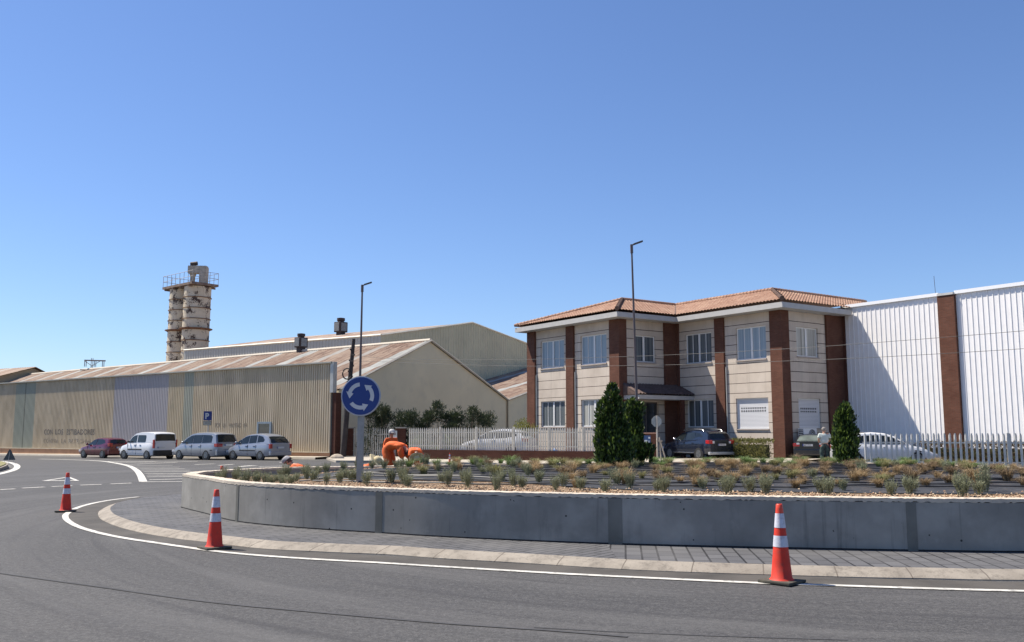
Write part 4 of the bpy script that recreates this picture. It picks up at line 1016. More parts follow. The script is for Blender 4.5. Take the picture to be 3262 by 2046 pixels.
# warning triangle on tripod, seen from behind
q = G(29,1478.5)
tr = thing('warning_sign', 'folding triangular roadworks sign seen from behind on thin legs at the left', 'road sign', (q.x,q.y,zg(*q)), radians(15)); tr.scale = (.52,.52,.56)
SB = P('sign_back_dark',(.075,.085,.085),.6,.2)
m = MB(); m.prism([(-.62,.42),(.62,.42),(.60,.52),(.07,1.5),(-.07,1.5),(-.6,.52)],-.01,.01,Matrix.Rotation(pi/2,4,'X')); m.build('panel', SB, tr)
m = MB(); m.lathe([(.12,0),(.12,.09)],12,Matrix.Translation((0,.0,1.42)) @ Matrix.Rotation(pi/2,4,'X')); m.box(-.22,-.02,1.22,.22,.03,1.32); m.build('lamp', SB, tr)
for a in ((-.42,0,.45,-.62,.05,0),(.4,0,.45,.62,.05,0),(0,-.02,1.4,0,-.5,0)):
    m = MB(); m.tube([a[:3],a[3:]],.018,5); m.build('leg', STEEL, tr)
# blue standpipe
q = G(1768,1472); sp2 = thing('standpipe', 'light blue capped standpipe standing before the low brick wall', 'standpipe', (q.x,q.y,zg(*q)+.1), 0)
m = MB(); m.tube([(0,0,0),(0,0,.42)],.085,10); m.build('pipe', P('pale_blue_pipe',(.35,.42,.5),.5), sp2, smooth=50)
m = MB(); m.lathe([(.11,.42),(.13,.5),(.1,.6),(.03,.66)],12); m.box(-.17,-.03,.47,.17,.03,.53); m.build('cap', P('blue_cap',(.06,.2,.5),.4), sp2, smooth=50)

# ---------------------------------------------------------------- traffic cones
ORA = P('cone_orange', (.62,.032,.012), .65, var=.12, scale=6, dirt=((.25,.06,.04),.6)); REFL = P('cone_reflective', (.56,.56,.62), .45, var=.12, scale=9, dirt=((.3,.24,.24),.6))
ORT = P('cone_top_orange', (.70,.06,.025), .4, var=.05)
def make_cone():
    t = thing('traffic_cone', '', 'traffic cone')
    r = lambda z: .118 - .083*(z/.84)
    Z = (.035, .385, .505, .59, .745, .84)
    for i, (nm, mt) in enumerate((('lower_body',ORA),('reflective_band',REFL),('middle_body',ORA),('reflective_band',REFL),('top',ORT))):
        z0, z1 = Z[i], Z[i+1]; e = .003 if mt is REFL else 0
        prof = [(r(z0)+e,z0),(r((z0+z1)/2)+e,(z0+z1)/2),(r(z1)+e,z1)]
        if i == 0: prof = [(.135,.03),(r(.05),.055)]+prof[1:]
        if i == 4: prof += [(r(z1)-.006,z1+.006),(r(z1)-.01,z1-.02)]
        m = MB(); m.lathe(prof, 32, cap=(i == 4)); m.build(nm, mt, t, smooth=50)
    m = MB(); m.box(-.19,-.19,0,.19,.19,.032); m.build('base', P('cone_rubber_base',(.055,.05,.038),.85,var=.35,scale=9,dirt=((.16,.14,.09),.6)), t, bevel=.012)
    return t
cone = make_cone()
spec = [((2491,1858),45,1.03,'orange and white cone with two bands at right in front of the long concrete wall'),((683,1749),40,1.0,'middle orange and white cone beside the island kerb at left'),((209,1631),15,.965,'orange and white cone farthest left near the yield triangle')]
for i, ((u, v), r_, s_, lab) in enumerate(spec):
    o = cone if i == 0 else dup(cone); p = G(u, v); o.location = (p.x, p.y, .009); o.rotation_euler = (0,0,radians(r_)); o.scale = (s_,)*3; o['label'] = lab; o['group'] = 'traffic cones'
for x, y, s_, lab in ((-7.45,23.5,.97,'cone with only its red top showing over the far planter wall'),((1351-1631)/2880*45,45,.62,'small cone nearest the crouching worker, before the low brick wall'),((1435-1631)/2880*45,45,.62,'small cone right of the other small one, before the low brick wall')):
    o = dup(cone); o.location = (x, y, zg(x,y)+(.12 if y > 40 else .005)); o.rotation_euler = (0,0,.4); o.scale = (s_,)*3; o['label'] = lab; o['group'] = 'traffic cones'

# ================================================================ VEHICLES
TYRE = P('tyre', (.018,.018,.018), .85, var=.3); RIMM = P('alloy', (.2,.205,.21), .4, .5, var=.06); TRIM = P('black_trim', (.022,.022,.024), .55)
REDL = P('tail_light_red', (.38,.012,.015), .2, spec=.8, var=.15, scale=9); CLR = P('lamp_clear', (.62,.62,.64), .15, spec=.9); CHR = P('chrome', (.6,.6,.62), .2, .9)
CGL = m_glass('car_glass', (.012,.016,.018), .05); CGL.node_tree.nodes['Principled BSDF'].inputs['Specular IOR Level'].default_value = .45; PLT = P('number_plate', (.55,.55,.54), .5)
PTX = P('plate_characters', (.03,.03,.04), .6)
def lin(pts, x):
    for (a, za), (b, zb) in zip(pts, pts[1:]):
        if a <= x <= b: return za + (zb-za)*(x-a)/(b-a+1e-9)
    return pts[0][1] if x < pts[0][0] else pts[-1][1]
def make_car(name, label, cat, loc, rz, p, paint, group=None, plate=None):
    t = thing(name, label, cat, loc, rz, group)
    L, W, H, wr = p['L'], p['W'], p['H'], p.get('wr', .31); deck = p['deck']; gh = p['gh']; belt = p['belt']; zb = p.get('zb', .2)
    hw = W/2
    def wf(x):
        e = min(1, max(0, (L/2-abs(x))/.55)); return hw*(.84+.16*(1-(1-e)**2.4))
    xs = sorted(set([-L/2,-L/2+.05,-L/2+.15,-L/2+.35,-L/2+.6]+[L/2,L/2-.05,L/2-.15,L/2-.35,L/2-.6]+[-L/2+.6+(L-1.2)*i/14 for i in range(15)]))
    m = MB(); N = 9
    for x in xs:
        w = wf(x); zs = lin(deck, x); e = min(1, (L/2-abs(x))/.35); zl = zb + (1-e)*.10
        half = [(0,zl),(w*.82,zl),(w*.96,zl+.07),(w,zl+.25*(zs-zl)+.02),(w*1.0,zl+.62*(zs-zl)),(w*.975,zs-.09),(w*.93,zs-.02),(w*.6,zs+.012),(0,zs+.025)]
        for y, z in half: m.v.append((x, y, z))
        for y, z in half[-2:0:-1]: m.v.append((x, -y, z))
    K = 16
    for i in range(len(xs)-1):
        for k in range(K): m.f.append((i*K+k, i*K+(k+1) % K, (i+1)*K+(k+1) % K, (i+1)*K+k))
    m.f += [tuple(range(K))[::-1], tuple(range((len(xs)-1)*K, len(xs)*K))]
    m.build('body', paint, t, smooth=38)
    wbl, wrf = hw*.925, hw*p.get('rw', .74)
    def gy(z): return wbl+(wrf-wbl)*max(0, min(1, (z-belt)/(H-belt)))
    m = MB(); n_ = len(gh)
    for x, z in gh:
        y = gy(z)
        row = [(x, wbl, min(lin(deck, x)-.01, z)), (x, y, z-.035), (x+(-.0), y-.10, z+.0), (x, y*.4, z+.022)]
        m.v += row + [(a, -b, c) for a, b, c in row[::-1]]
    for i in range(n_-1):
        for k in range(7): m.f.append((i*8+k, i*8+k+1, (i+1)*8+k+1, (i+1)*8+k))
    m.build('roof', paint if not p.get('roofmat') else p['roofmat'], t, smooth=35)
    # side glass
    for side in (1, -1):
        for poly in p['side']:
            m = MB(); 
            f = [(x, side*(gy(z)+.008), z) for x, z in poly]; b = [(x, side*(gy(z)-.02), z) for x, z in poly]; q = len(poly)
            m.add(f+b, [tuple(range(q)), tuple(range(q, 2*q))[::-1]]+[(i, (i+1) % q, q+(i+1) % q, q+i) for i in range(q)])
            m.build('side_window', p.get('glass', CGL), t)
    # front / rear glass following the profile
    def strip(ends, sgn, k=.86):
        (xa, za), (xb, zb_) = ends[0], ends[-1]; zhi, zlo = max(za, zb_), min(za, zb_); side_ = [q for q in gh if (q[0] > 0) == (sgn > 0)] if sgn > 0 else [q for q in gh if q[0] < -.3]
        side_ = sorted(side_, key=lambda q: -q[1]) if sgn < 0 else sorted(side_, key=lambda q: -q[1])
        def xat(z):
            for (x0, z0), (x1, z1) in zip(side_, side_[1:]):
                if z1 <= z <= z0: return x0+(x1-x0)*(z0-z)/(z0-z1+1e-9)
            return side_[-1][0] if z < side_[-1][1] else side_[0][0]
        zz = sorted({zhi, zlo} | {q[1] for q in side_ if zlo < q[1] < zhi}, reverse=True); pts = [(xat(z), z) for z in zz]
        m = MB()
        for i, (x, z) in enumerate(pts):
            a, b = pts[max(0, i-1)], pts[min(len(pts)-1, i+1)]; t_ = Vector((b[0]-a[0], b[1]-a[1])).normalized(); nv = Vector((abs(t_.y)*sgn, abs(t_.x)))*.016
            y = gy(z)
            for yy, dz in ((y*k, .0), (y*.4, .022), (-y*.4, .022), (-y*k, .0)): m.v.append((x+nv.x, yy, z+nv.y+dz+(.004 if abs(yy) > y*.5 else 0)))
        for i in range(len(pts)-1):
            for q in range(3): m.f.append((i*4+q, i*4+q+1, (i+1)*4+q+1, (i+1)*4+q))
        return m
    strip(p['wind'], 1).build('windscreen', CGL, t); strip(p['rear'], -1, p.get('rk', .84)).build('rear_window', p.get('glass', CGL), t)
    # wheels
    for sx_ in (p['wf'], p['wb']):
        for side in (1, -1):
            Mw = Matrix.Translation((sx_, side*(hw-.095), wr)) @ Matrix.Rotation(-side*pi/2, 4, 'X')
            m = MB(); m.lathe([(wr+.055,-.02),(wr+.055,.088),(wr+.0,.092)], 28, Mw); m.build('wheel_arch', TRIM, t, smooth=40)
            m = MB(); m.lathe([(wr-.03,-.1),(wr,-.08),(wr,.075),(wr-.02,.10),(wr*.68,.105),(wr*.66,.09)], 28, Mw); w = m.build('wheel', TYRE, t, smooth=40)
            m = MB(); m.lathe([(wr*.64,.085),(wr*.64,.106),(wr*.58,.108),(wr*.57,.098)], 24, Mw); m.lathe([(.055,.09),(.055,.115)], 12, Mw)
            for k in range(p.get('spokes', 6)):
                Mk = Mw @ Matrix.Rotation(2*pi*k/p.get('spokes', 6), 4, 'Z'); m.box(.03,-.018,.095,wr*.62,.018,.112,Mk)
            m.build('rim', RIMM, w)
    # lights, bumper, plates, mirrors, handles
    xr = -L/2; 
    for side in (1, -1):
        y0, y1, z0, z1, d = p['tail']
        m = MB(); ya, yb = sorted((side*y0, side*y1)); m.box(xr-.012, ya, z0, xr+d, yb, z1); o = m.build('tail_light', REDL, t, bevel=.02)
        if p.get('tclear'): m = MB(); c = p['tclear']; ya, yb = sorted((side*c[0], side*c[1])); m.box(xr-.02, ya, c[2], xr+.02, yb, c[3]); m.build('reversing_lamp', CLR, o, bevel=.01)
        zz = lin(deck, L/2-.2)-.16
        m = MB(); ya, yb = sorted((side*hw*.5, side*hw*.93)); m.box(L/2-.3, ya, zz-.06, L/2+.005, yb, zz+.09); m.build('headlight', CLR, t, bevel=.03)
        if not p.get('nomirror'):
            xm = p['mir']; m = MB(); m.ball((xm, side*(hw+.08), belt+.09), .1, 10, 6, (.7,1,.75)); m.box(xm-.03,min(side*(hw-.08),side*(hw+.05)),belt+.02,xm+.03,max(side*(hw-.08),side*(hw+.05)),belt+.06); m.build('mirror', p.get('mmat', paint), t, smooth=50)
        for xh in p.get('handles', ()):
            m = MB(); ya, yb = sorted((side*(hw*.99-.01), side*(hw+.012))); m.box(xh-.09, ya, belt-.14, xh+.09, yb, belt-.11); m.build('door_handle', p.get('hmat', TRIM), t)
        if p.get('strip_'): 
            xa, xb, za, zc = p['strip_']; m = MB(); ya, yb = sorted((side*(hw-.02), side*(hw+.014))); m.box(xa, ya, za, xb, yb, zc); m.build('side_moulding', p.get('stm', TRIM), t, bevel=.008)
        if p.get('rails'):
            xa, xb = p['rails']; m = MB(); yy = side*(wrf-.03); m.tube([(xa,yy,H-.04),(xa-.15,yy,H+.03),((xa+xb)/2,yy,H+.055),(xb+.15,yy,H+.03),(xb,yy,H-.05)],.022,6); m.build('roof_rail', CHR, t, smooth=60)
        for xd in p.get('doors', ()):
            m = MB(); ya, yb = sorted((side*(hw-.03), side*(hw+.002))); m.box(xd-.008, ya, zb+.12, xd+.008, yb, belt-.05); m.build('door_seam', TRIM, t)
    z0, z1, mat = p['bumper']; m = MB(); m.box(xr-.035, -hw*.93, z0, xr+.14, hw*.93, z1); m.build('rear_bumper', mat, t, bevel=.05)
    m = MB(); m.box(L/2-.12, -hw*.86, .26, L/2+.03, hw*.86, .5); m.build('front_bumper', mat, t, bevel=.04)
    if plate:
        px, pzz, txt = plate
        m = MB(); m.box(xr-.05, px-.26, pzz-.055, xr-.03, px+.26, pzz+.055); o = m.build('number_plate', PLT, t)
        m = MB(); m.box(xr-.052, px+.215, pzz-.055, xr-.05, px+.26, pzz+.055); m.build('plate_band', P('plate_blue',(.02,.05,.3),.5), o)
        if txt: lettering('plate_characters', txt, .1, PTX, o, (xr-.0525, px+.20, pzz-.035), (pi/2, 0, -pi/2), .0005, 0, .95)
    for xa, za in p.get('extra', ()): pass
    return t
def paint(name, c, metal=.0, rough=.28): return P(name, c, rough, metal, var=.03, scale=1.5, spec=.6, coat=.6)
FD = atan2(SW_D[1], SW_D[0]) + pi      # heading of the cars parked along the fence
WHITE_P = paint('white_paint', (.68,.68,.68)); SILV = paint('silver_paint', (.29,.30,.32), .4, .32); SILV2 = paint('bluish_silver_paint', (.30,.32,.36), .4, .3)
RED_P = paint('dark_red_paint', (.115,.008,.02), .2, .25); NAVY = paint('dark_blue_paint', (.012,.018,.035), .2, .22); BLK = paint('black_car_paint', (.01,.011,.015), .1, .22)
def park(u, v): q = G(u, v); return (q.x, q.y, zg(*q))
GP = 'cars parked along the corrugated fence'
# dark red hatchback
make_car('parked_car', 'dark red hatchback parked leftmost by the fence, under the graffiti', 'car', park(330,1459), FD,
  dict(L=4.0,W=1.75,H=1.46,belt=.92,deck=[(-2,.98),(-1.2,.97),(.6,.90),(.95,.88),(1.6,.78),(2,.55)],
  gh=[(1.0,.86),(.25,1.33),(-.1,1.43),(-.8,1.46),(-1.35,1.42),(-1.65,1.34),(-1.93,.98)],rw=.70,
  side=[[(.78,.96),(.2,1.28),(-.1,1.36),(-.28,1.37),(-.25,.96)],[(-.32,.96),(-.35,1.37),(-.9,1.36),(-1.25,1.28),(-1.42,1.12),(-1.2,1.0)]],
  wind=[(.92,.91),(.3,1.30)],rear=[(-1.68,1.30),(-1.88,1.05)],wf=1.25,wb=-1.25,tail=(.52,.80,.86,1.08,.22),mir=.62,handles=(-.1,-.9),bumper=(.3,.62,RED_P),doors=(-.3,.72)), RED_P, GP, (0,.78,None))
# white small van
make_car('parked_van', 'small white passenger van with black bumper parked second from left', 'van', park(468,1462), FD,
  dict(L=4.21,W=1.83,H=1.82,belt=1.08,deck=[(-2.1,1.12),(.7,1.06),(1.1,1.02),(1.75,.88),(2.1,.62)],wr=.315,
  gh=[(1.2,1.0),(.55,1.55),(.2,1.74),(-.3,1.81),(-1.2,1.82),(-1.9,1.78),(-2.02,1.70),(-2.09,1.12)],rw=.83,
  side=[[(.95,1.12),(.5,1.5),(.22,1.6),(-.02,1.62),(0,1.12)],[(-.12,1.14),(-.12,1.62),(-1.0,1.62),(-1.08,1.55),(-1.08,1.2),(-1.0,1.14)]],
  wind=[(1.1,1.08),(.6,1.52)],rear=[(-2.04,1.66),(-2.08,1.22)],rk=.9,wf=1.35,wb=-1.35,tail=(.80,.90,.75,1.32,.12),mir=.72,mmat=TRIM,handles=(.1,-.55),bumper=(.28,.62,TRIM),
  strip_=(-.75,.9,.62,.70),doors=(-.06,.95),spokes=7), WHITE_P, GP, (.35,.80,None))
# silver minivan
make_car('parked_car', 'large silver minivan with dark rear glass parked third from left', 'minivan', park(652,1464), FD,
  dict(L=4.75,W=1.82,H=1.74,belt=1.02,deck=[(-2.37,1.06),(.9,1.0),(1.3,.96),(1.9,.82),(2.37,.6)],wr=.32,
  gh=[(1.65,.92),(.9,1.42),(.45,1.64),(0,1.72),(-1.0,1.74),(-1.8,1.70),(-2.05,1.62),(-2.3,1.06)],rw=.76,
  side=[[(1.3,1.04),(.85,1.34),(.45,1.52),(.2,1.56),(.2,1.05)],[(.15,1.05),(.15,1.57),(-.75,1.59),(-.75,1.07)],[(-.80,1.07),(-.80,1.59),(-1.65,1.57),(-1.78,1.5),(-1.8,1.1)]],
  wind=[(1.5,.98),(.95,1.38)],rear=[(-2.07,1.58),(-2.27,1.12)],wf=1.5,wb=-1.35,tail=(.42,.86,.84,1.04,.28),mir=1.0,handles=(.35,-.6),hmat=CHR,bumper=(.3,.66,SILV),strip_=(-1.95,-1.75,.6,.66),doors=(.18,-.78),spokes=5), SILV, GP, (0,.95,None))
# silver-blue compact MPV
make_car('parked_car', 'rounded bluish silver compact car parked rightmost of the row by the fence', 'car', park(822,1465), FD,
  dict(L=4.28,W=1.75,H=1.62,belt=.98,deck=[(-2.14,1.0),(-1.4,1.04),(.5,.96),(1.2,.90),(1.75,.78),(2.14,.52)],wr=.305,
  gh=[(1.55,.82),(.9,1.22),(.35,1.5),(0,1.58),(-.6,1.62),(-1.2,1.58),(-1.65,1.46),(-1.9,1.26),(-2.08,1.0)],rw=.72,
  side=[[(1.25,.97),(.8,1.24),(.72,1.25),(.72,1.0)],[(.66,1.0),(.66,1.28),(.35,1.43),(.0,1.5),(0,1.02)],[(-.06,1.03),(-.06,1.5),(-.7,1.53),(-.78,1.06)],[(-.85,1.07),(-.8,1.52),(-1.25,1.45),(-1.5,1.25),(-1.45,1.12)]],
  wind=[(1.4,.9),(.95,1.2)],rear=[(-1.66,1.43),(-1.9,1.22),(-2.03,1.05)],rk=.88,wf=1.38,wb=-1.25,tail=(.66,.84,.72,1.0,.14),mir=.95,handles=(.1,-.65),bumper=(.3,.56,SILV2),strip_=(-.75,.75,.56,.63),doors=(-.03,-.82),spokes=9), SILV2, GP, (.05,.78,None))
m = 0
# dark blue SUV before the office
q = G(2221,1463)
make_car('parked_car', 'dark blue suv with silver roof rails parked before the office entrance', 'car', (q.x,q.y,zg(*q)), radians(116),
  dict(L=4.44,W=1.85,H=1.66,belt=1.06,deck=[(-2.2,1.08),(-1.4,1.14),(.8,1.02),(1.15,1.0),(1.8,.9),(2.2,.66)],wr=.345,zb=.27,
  gh=[(1.25,.98),(.55,1.42),(.15,1.58),(-.5,1.65),(-1.2,1.63),(-1.75,1.56),(-1.95,1.44),(-2.12,1.08)],rw=.72,
  side=[[(.95,1.08),(.5,1.38),(.15,1.5),(-.02,1.52),(0,1.09)],[(-.07,1.09),(-.1,1.53),(-.85,1.52),(-.95,1.13)],[(-1.0,1.14),(-.92,1.51),(-1.3,1.46),(-1.6,1.3)]],
  wind=[(1.15,1.04),(.6,1.38)],rear=[(-1.85,1.5),(-1.98,1.36),(-2.08,1.18)],wf=1.38,wb=-1.32,tail=(.62,.88,.90,1.10,.3),tclear=(.50,.63,.92,1.05),mir=.72,mmat=CHR,handles=(.05,-.8),hmat=NAVY,bumper=(.3,.46,P('silver_skid',(.4,.41,.42),.4,.3)),strip_=(-.9,.95,.38,.42),stm=CHR,rails=(.35,-1.5),doors=(-.03,),spokes=5), NAVY, None, (0,.85,'7308 FWJ'))
# black saloon seen from behind
q = G(2592,1468.5); q = q+Vector((.333,.943))*2.0
make_car('parked_car', 'black saloon seen from behind beside the man, under the air conditioner', 'car', (q.x,q.y,zg(*q)), radians(66),
  dict(L=4.5,W=1.78,H=1.40,belt=.92,deck=[(-2.25,1.0),(-1.6,1.03),(-1.0,.95),(.8,.92),(1.6,.8),(2.25,.6)],wr=.31,
  gh=[(1.1,.88),(.3,1.3),(-.2,1.39),(-.7,1.40),(-1.0,1.34),(-1.75,1.0)],rw=.68,side=[[(.7,.98),(.2,1.26),(-.2,1.32),(-.25,.98)],[(-.3,.98),(-.25,1.32),(-.8,1.3),(-1.2,1.08),(-1.1,1.0)]],
  wind=[(1.0,.92),(.35,1.26)],rear=[(-1.02,1.31),(-1.68,1.02)],rk=.9,wf=1.4,wb=-1.35,tail=(.50,.84,.76,.92,.2),tclear=(.50,.66,.86,.95),mir=.6,handles=(0,-.8),bumper=(.3,.62,BLK),glass=m_glass('grey_rear_glass',(.10,.12,.11),.08),doors=(-.27,)), BLK, None, (.08,.83,'8877 PLY'))
# white car behind the picket fence
q = (-.9,57.0); fd = atan2(.4,-.91)
make_car('parked_car', 'white car parked behind the left picket fence near the workshop', 'car', (q[0],q[1],.28), fd,
  dict(L=4.6,W=1.82,H=1.55,belt=.98,deck=[(-2.3,1.02),(-1.6,1.04),(.7,.96),(1.2,.92),(1.9,.76),(2.3,.5)],wr=.33,
  gh=[(1.35,.88),(.55,1.34),(.15,1.48),(-.4,1.55),(-1.1,1.54),(-1.7,1.42),(-2.1,1.04)],rw=.72,
  side=[[(1.0,1.0),(.5,1.3),(.1,1.4),(-.15,1.42),(-.15,1.0)],[(-.2,1.0),(-.2,1.43),(-.95,1.44),(-1.0,1.03)],[(-1.05,1.04),(-1.0,1.43),(-1.5,1.34),(-1.7,1.15)]],
  wind=[(1.2,.95),(.6,1.3)],rear=[(-1.72,1.38),(-2.02,1.12)],wf=1.4,wb=-1.35,tail=(.6,.86,.8,1.0,.25),mir=.85,mmat=TRIM,handles=(0,-.8),bumper=(.3,.6,WHITE_P),doors=(-.18,)), WHITE_P)
# white car behind the palisade fence, nose to the right
q = at(2810,1425,43.2)
make_car('parked_car', 'white saloon parked behind the palisade fence with its nose to the right', 'car', (q.x,q.y,.15), radians(-14),
  dict(L=4.5,W=1.8,H=1.50,belt=.95,deck=[(-2.25,.95),(-1.5,.98),(.6,.94),(1.1,.9),(1.7,.78),(2.25,.5)],wr=.32,
  gh=[(1.25,.86),(.45,1.32),(.05,1.45),(-.5,1.50),(-1.0,1.46),(-1.5,1.32),(-1.95,.98)],rw=.72,
  side=[[(.9,.98),(.4,1.26),(0,1.36),(-.2,1.38),(-.2,.98)],[(-.25,.98),(-.25,1.39),(-.95,1.36),(-1.3,1.2),(-1.35,1.02)]],
  wind=[(1.1,.93),(.5,1.27)],rear=[(-1.52,1.28),(-1.85,1.06)],wf=1.38,wb=-1.32,tail=(.6,.84,.74,.92,.2),mir=.75,handles=(0,-.85),hmat=WHITE_P,bumper=(.28,.6,WHITE_P),doors=(-.22,)), WHITE_P)

# ================================================================ PEOPLE
SKIN = P('skin', (.42,.22,.14), .55, var=.08, scale=6); HIVIS = P('orange_workwear', (.66,.115,.018), .8, var=.16, scale=3, bump=.01, bscale=12, dirt=((.35,.07,.03),.5)); BAND = P('reflective_tape', (.5,.5,.46), .4)
def skin_mesh(verts, edges, rad, name, mat, parent, sub=2, extra=None):
    me = bpy.data.meshes.new(name); me.from_pydata([tuple(v) for v in verts], edges, []); o = bpy.data.objects.new(name, me); C.objects.link(o)
    md = o.modifiers.new('skin', 'SKIN'); md.use_smooth_shade = True; md.branch_smoothing = .4
    for i, r in enumerate(rad):
        s = me.skin_vertices[0].data[i]; s.radius = (r, r) if not isinstance(r, tuple) else r; s.use_root = (i == 0)
    sb = o.modifiers.new('sub', 'SUBSURF'); sb.levels = sub; sb.render_levels = sub
    dg = bpy.context.evaluated_depsgraph_get(); nm = bpy.data.meshes.new_from_object(o.evaluated_get(dg)); bpy.data.objects.remove(o)
    if extra:
        bm = bmesh.new(); bm.from_mesh(nm)
        for vs, fs in extra:
            b = [bm.verts.new(v) for v in vs]
            for f in fs:
                try: bm.faces.new([b[i] for i in f]).smooth = True
                except ValueError: pass
        bm.to_mesh(nm); bm.free()
    nm.name = name; nm.materials.clear(); nm.materials.append(mat)
    if name in ('shirt', 'trousers'):
        for v_ in nm.vertices: v_.co += v_.normal*(.020*noise.noise(v_.co*9+Vector((3,1,len(nm.vertices)*.01)))+.012*noise.noise(v_.co*21))
    for p_ in nm.polygons: p_.use_smooth = True
    o = bpy.data.objects.new(name, nm); C.objects.link(o); o.parent = parent; return o
def ballpts(c, r, s3=(1,1,1)):
    m = MB(); m.ball(c, r, 10, 8, s3); return (m.v, m.f)
def person(label, loc, rz, J, top, legs, sleeve='long', bulk=1.0, hat=None, hair=(.06,.05,.045), group=None, face=(1,0,0)):
    """J: joints in local metres, +X is the way the person faces"""
    t = thing('person', label, 'person', loc, rz, group)
    V = {k: Vector(v) for k, v in J.items()}; F = Vector(face).normalized()
    names = ['pelvis','waist','chest','neck','skull0','skull1','skull2']
    up = (V['head']-V['neck']).normalized(); V['skull0'] = V['head']-up*.07+F*.01; V['skull1'] = V['head']; V['skull2'] = V['head']+up*.07
    vs = [V[k] for k in names]; rd = [(.13,.10),(.12,.09),(.14,.10),.055,.072,.092,.075]; ed = [(0,1),(1,2),(2,3),(3,4),(4,5),(5,6)]
    def chain(root, pts, rs):
        pr = root
        for p_, r in zip(pts, rs): vs.append(Vector(p_)); rd.append(r); ed.append((pr, len(vs)-1)); pr = len(vs)-1
        return pr
    for s in ('l','r'):
        sh, el, wr = V['sh'+s], V['el'+s], V['wr'+s]
        d = (wr-el).normalized(); palm = wr+d*.075
        k = chain(2, [sh, (sh+el)/2, el, (el+wr)/2, wr], [.062,.052,.043,.038,.028])
        k = chain(k, [palm], [(.034,.018)])
        side = d.cross(F if abs(d.dot(F)) < .9 else Vector((0,0,1))).normalized(); bend = side.cross(d)
        for q, (off, ln) in enumerate(((-.033,.072),(-.011,.083),(.011,.078),(.033,.06))):
            a = palm+side*off+d*.02; chain(k, [a, a+d*ln*.55+bend*.006, a+d*ln*.9+bend*.025], [.0095,.009,.008])
        a = wr+d*.03+side*.03; chain(k, [a+side*.012, a+side*.03+d*.035], [.011,.009])
        hp, kn, an = V['hp'+s], V['kn'+s], V['an'+s]; toe = an+(Vector(J.get('toe'+s, an+F*.17))-an) if 'toe'+s in J else an+Vector((.17,0,-.05))
        chain(0, [hp, (hp+kn)/2, kn, (kn+an)/2, an, toe], [.092,.08,.06,.052,.042,.036])
    hd = V['head']; rt = up.cross(F).normalized()
    ex = [ballpts(hd+F*.098-up*.012, .018, (1,.8,1.2)), ballpts(hd+rt*.088-up*.01, .028, (.7,.4,1)), ballpts(hd-rt*.088-up*.01, .028, (.7,.4,1)),
          ballpts(hd+F*.085+rt*.034+up*.01, .013), ballpts(hd+F*.085-rt*.034+up*.01, .013), ballpts(hd+F*.088-up*.052, .02, (.5,1.2,.4))]
    body = skin_mesh(vs, ed, rd, 'body', SKIN, t, 2, ex)
    # hair cap
    m = MB(); m.ball((0,0,0), .107, 14, 10, (1.0,.92,1.0)); Mh_ = Matrix.Translation(hd+up*.028-F*.02); m.v = [tuple(Mh_ @ Vector(v_)) for v_ in m.v]
    m.build('hair', P('hair_%02d' % int(hair[0]*100), hair, .9, var=.3, scale=30), t, smooth=80)
    if hat:
        kind, hm = hat; m = MB(); Rm = up.to_track_quat('Z','Y').to_matrix().to_4x4()
        Mt = Matrix.Translation(hd+up*.03) @ Rm
        if kind == 'brim': m.lathe([(.26,-.01),(.25,.01),(.125,.015),(.118,.09),(.09,.125),(0.01,.135)], 20, Mt)
        else: m.lathe([(.122,-.01),(.12,.05),(.09,.10),(.01,.125)], 18, Mt); c_ = hd+up*.03+F*.13; m.ball(tuple(c_), .085, 10, 6, (1,.8,.16))
        m.build('hat', hm, t, smooth=50)
    # shirt
    k = .022; sv = [V['pelvis'], V['waist'], V['chest'], V['neck']*.7+V['chest']*.3]; sr = [(.205,.165),(.19,.15),(.21,.16),(.10,.09)]; se = [(0,1),(1,2),(2,3)]
    for s in ('l','r'):
        sh, el, wr = V['sh'+s], V['el'+s], V['wr'+s]; pts = [sh, (sh+el)/2, el] if sleeve == 'long' else [sh, (sh+el)*.5, sh*.25+el*.75]
        rs = [.09,.083,.075] if sleeve == 'long' else [.095,.09,.085]
        if sleeve == 'long': pts += [el*.35+wr*.65]; rs += [.06]
        pr = 2
        for p_, r in zip(pts, rs): sv.append(p_); sr.append(r); se.append((pr, len(sv)-1)); pr = len(sv)-1
    sr = [tuple(q*bulk for q in r) if isinstance(r, tuple) else r*bulk for r in sr]
    skin_mesh(sv, se, sr, 'shirt', top, t, 2)
    tv = [V['pelvis'], V['pelvis']*.45+V['waist']*.55]; tr_ = [(.185,.155),(.17,.145)]; te = [(0,1)]
    for s in ('l','r'):
        hp, kn, an = V['hp'+s], V['kn'+s], V['an'+s]; pr = 0
        for p_, r in zip([hp, (hp+kn)/2, kn, (kn+an)/2, an*.9+kn*.1], [.125,.112,.095,.088,.085]): tv.append(p_); tr_.append(r); te.append((pr, len(tv)-1)); pr = len(tv)-1
    tr_ = [tuple(q*bulk for q in r) if isinstance(r, tuple) else r*bulk for r in tr_]
    skin_mesh(tv, te, tr_, 'trousers', legs, t, 2)
    for s in ('l','r'):
        an = V['an'+s]; m = MB(); m.ball((an.x+.06,an.y,an.z-.035), .09, 10, 6, (1.6,.6,.5)); m.build('shoe', BLACK, t, smooth=60)
    return t
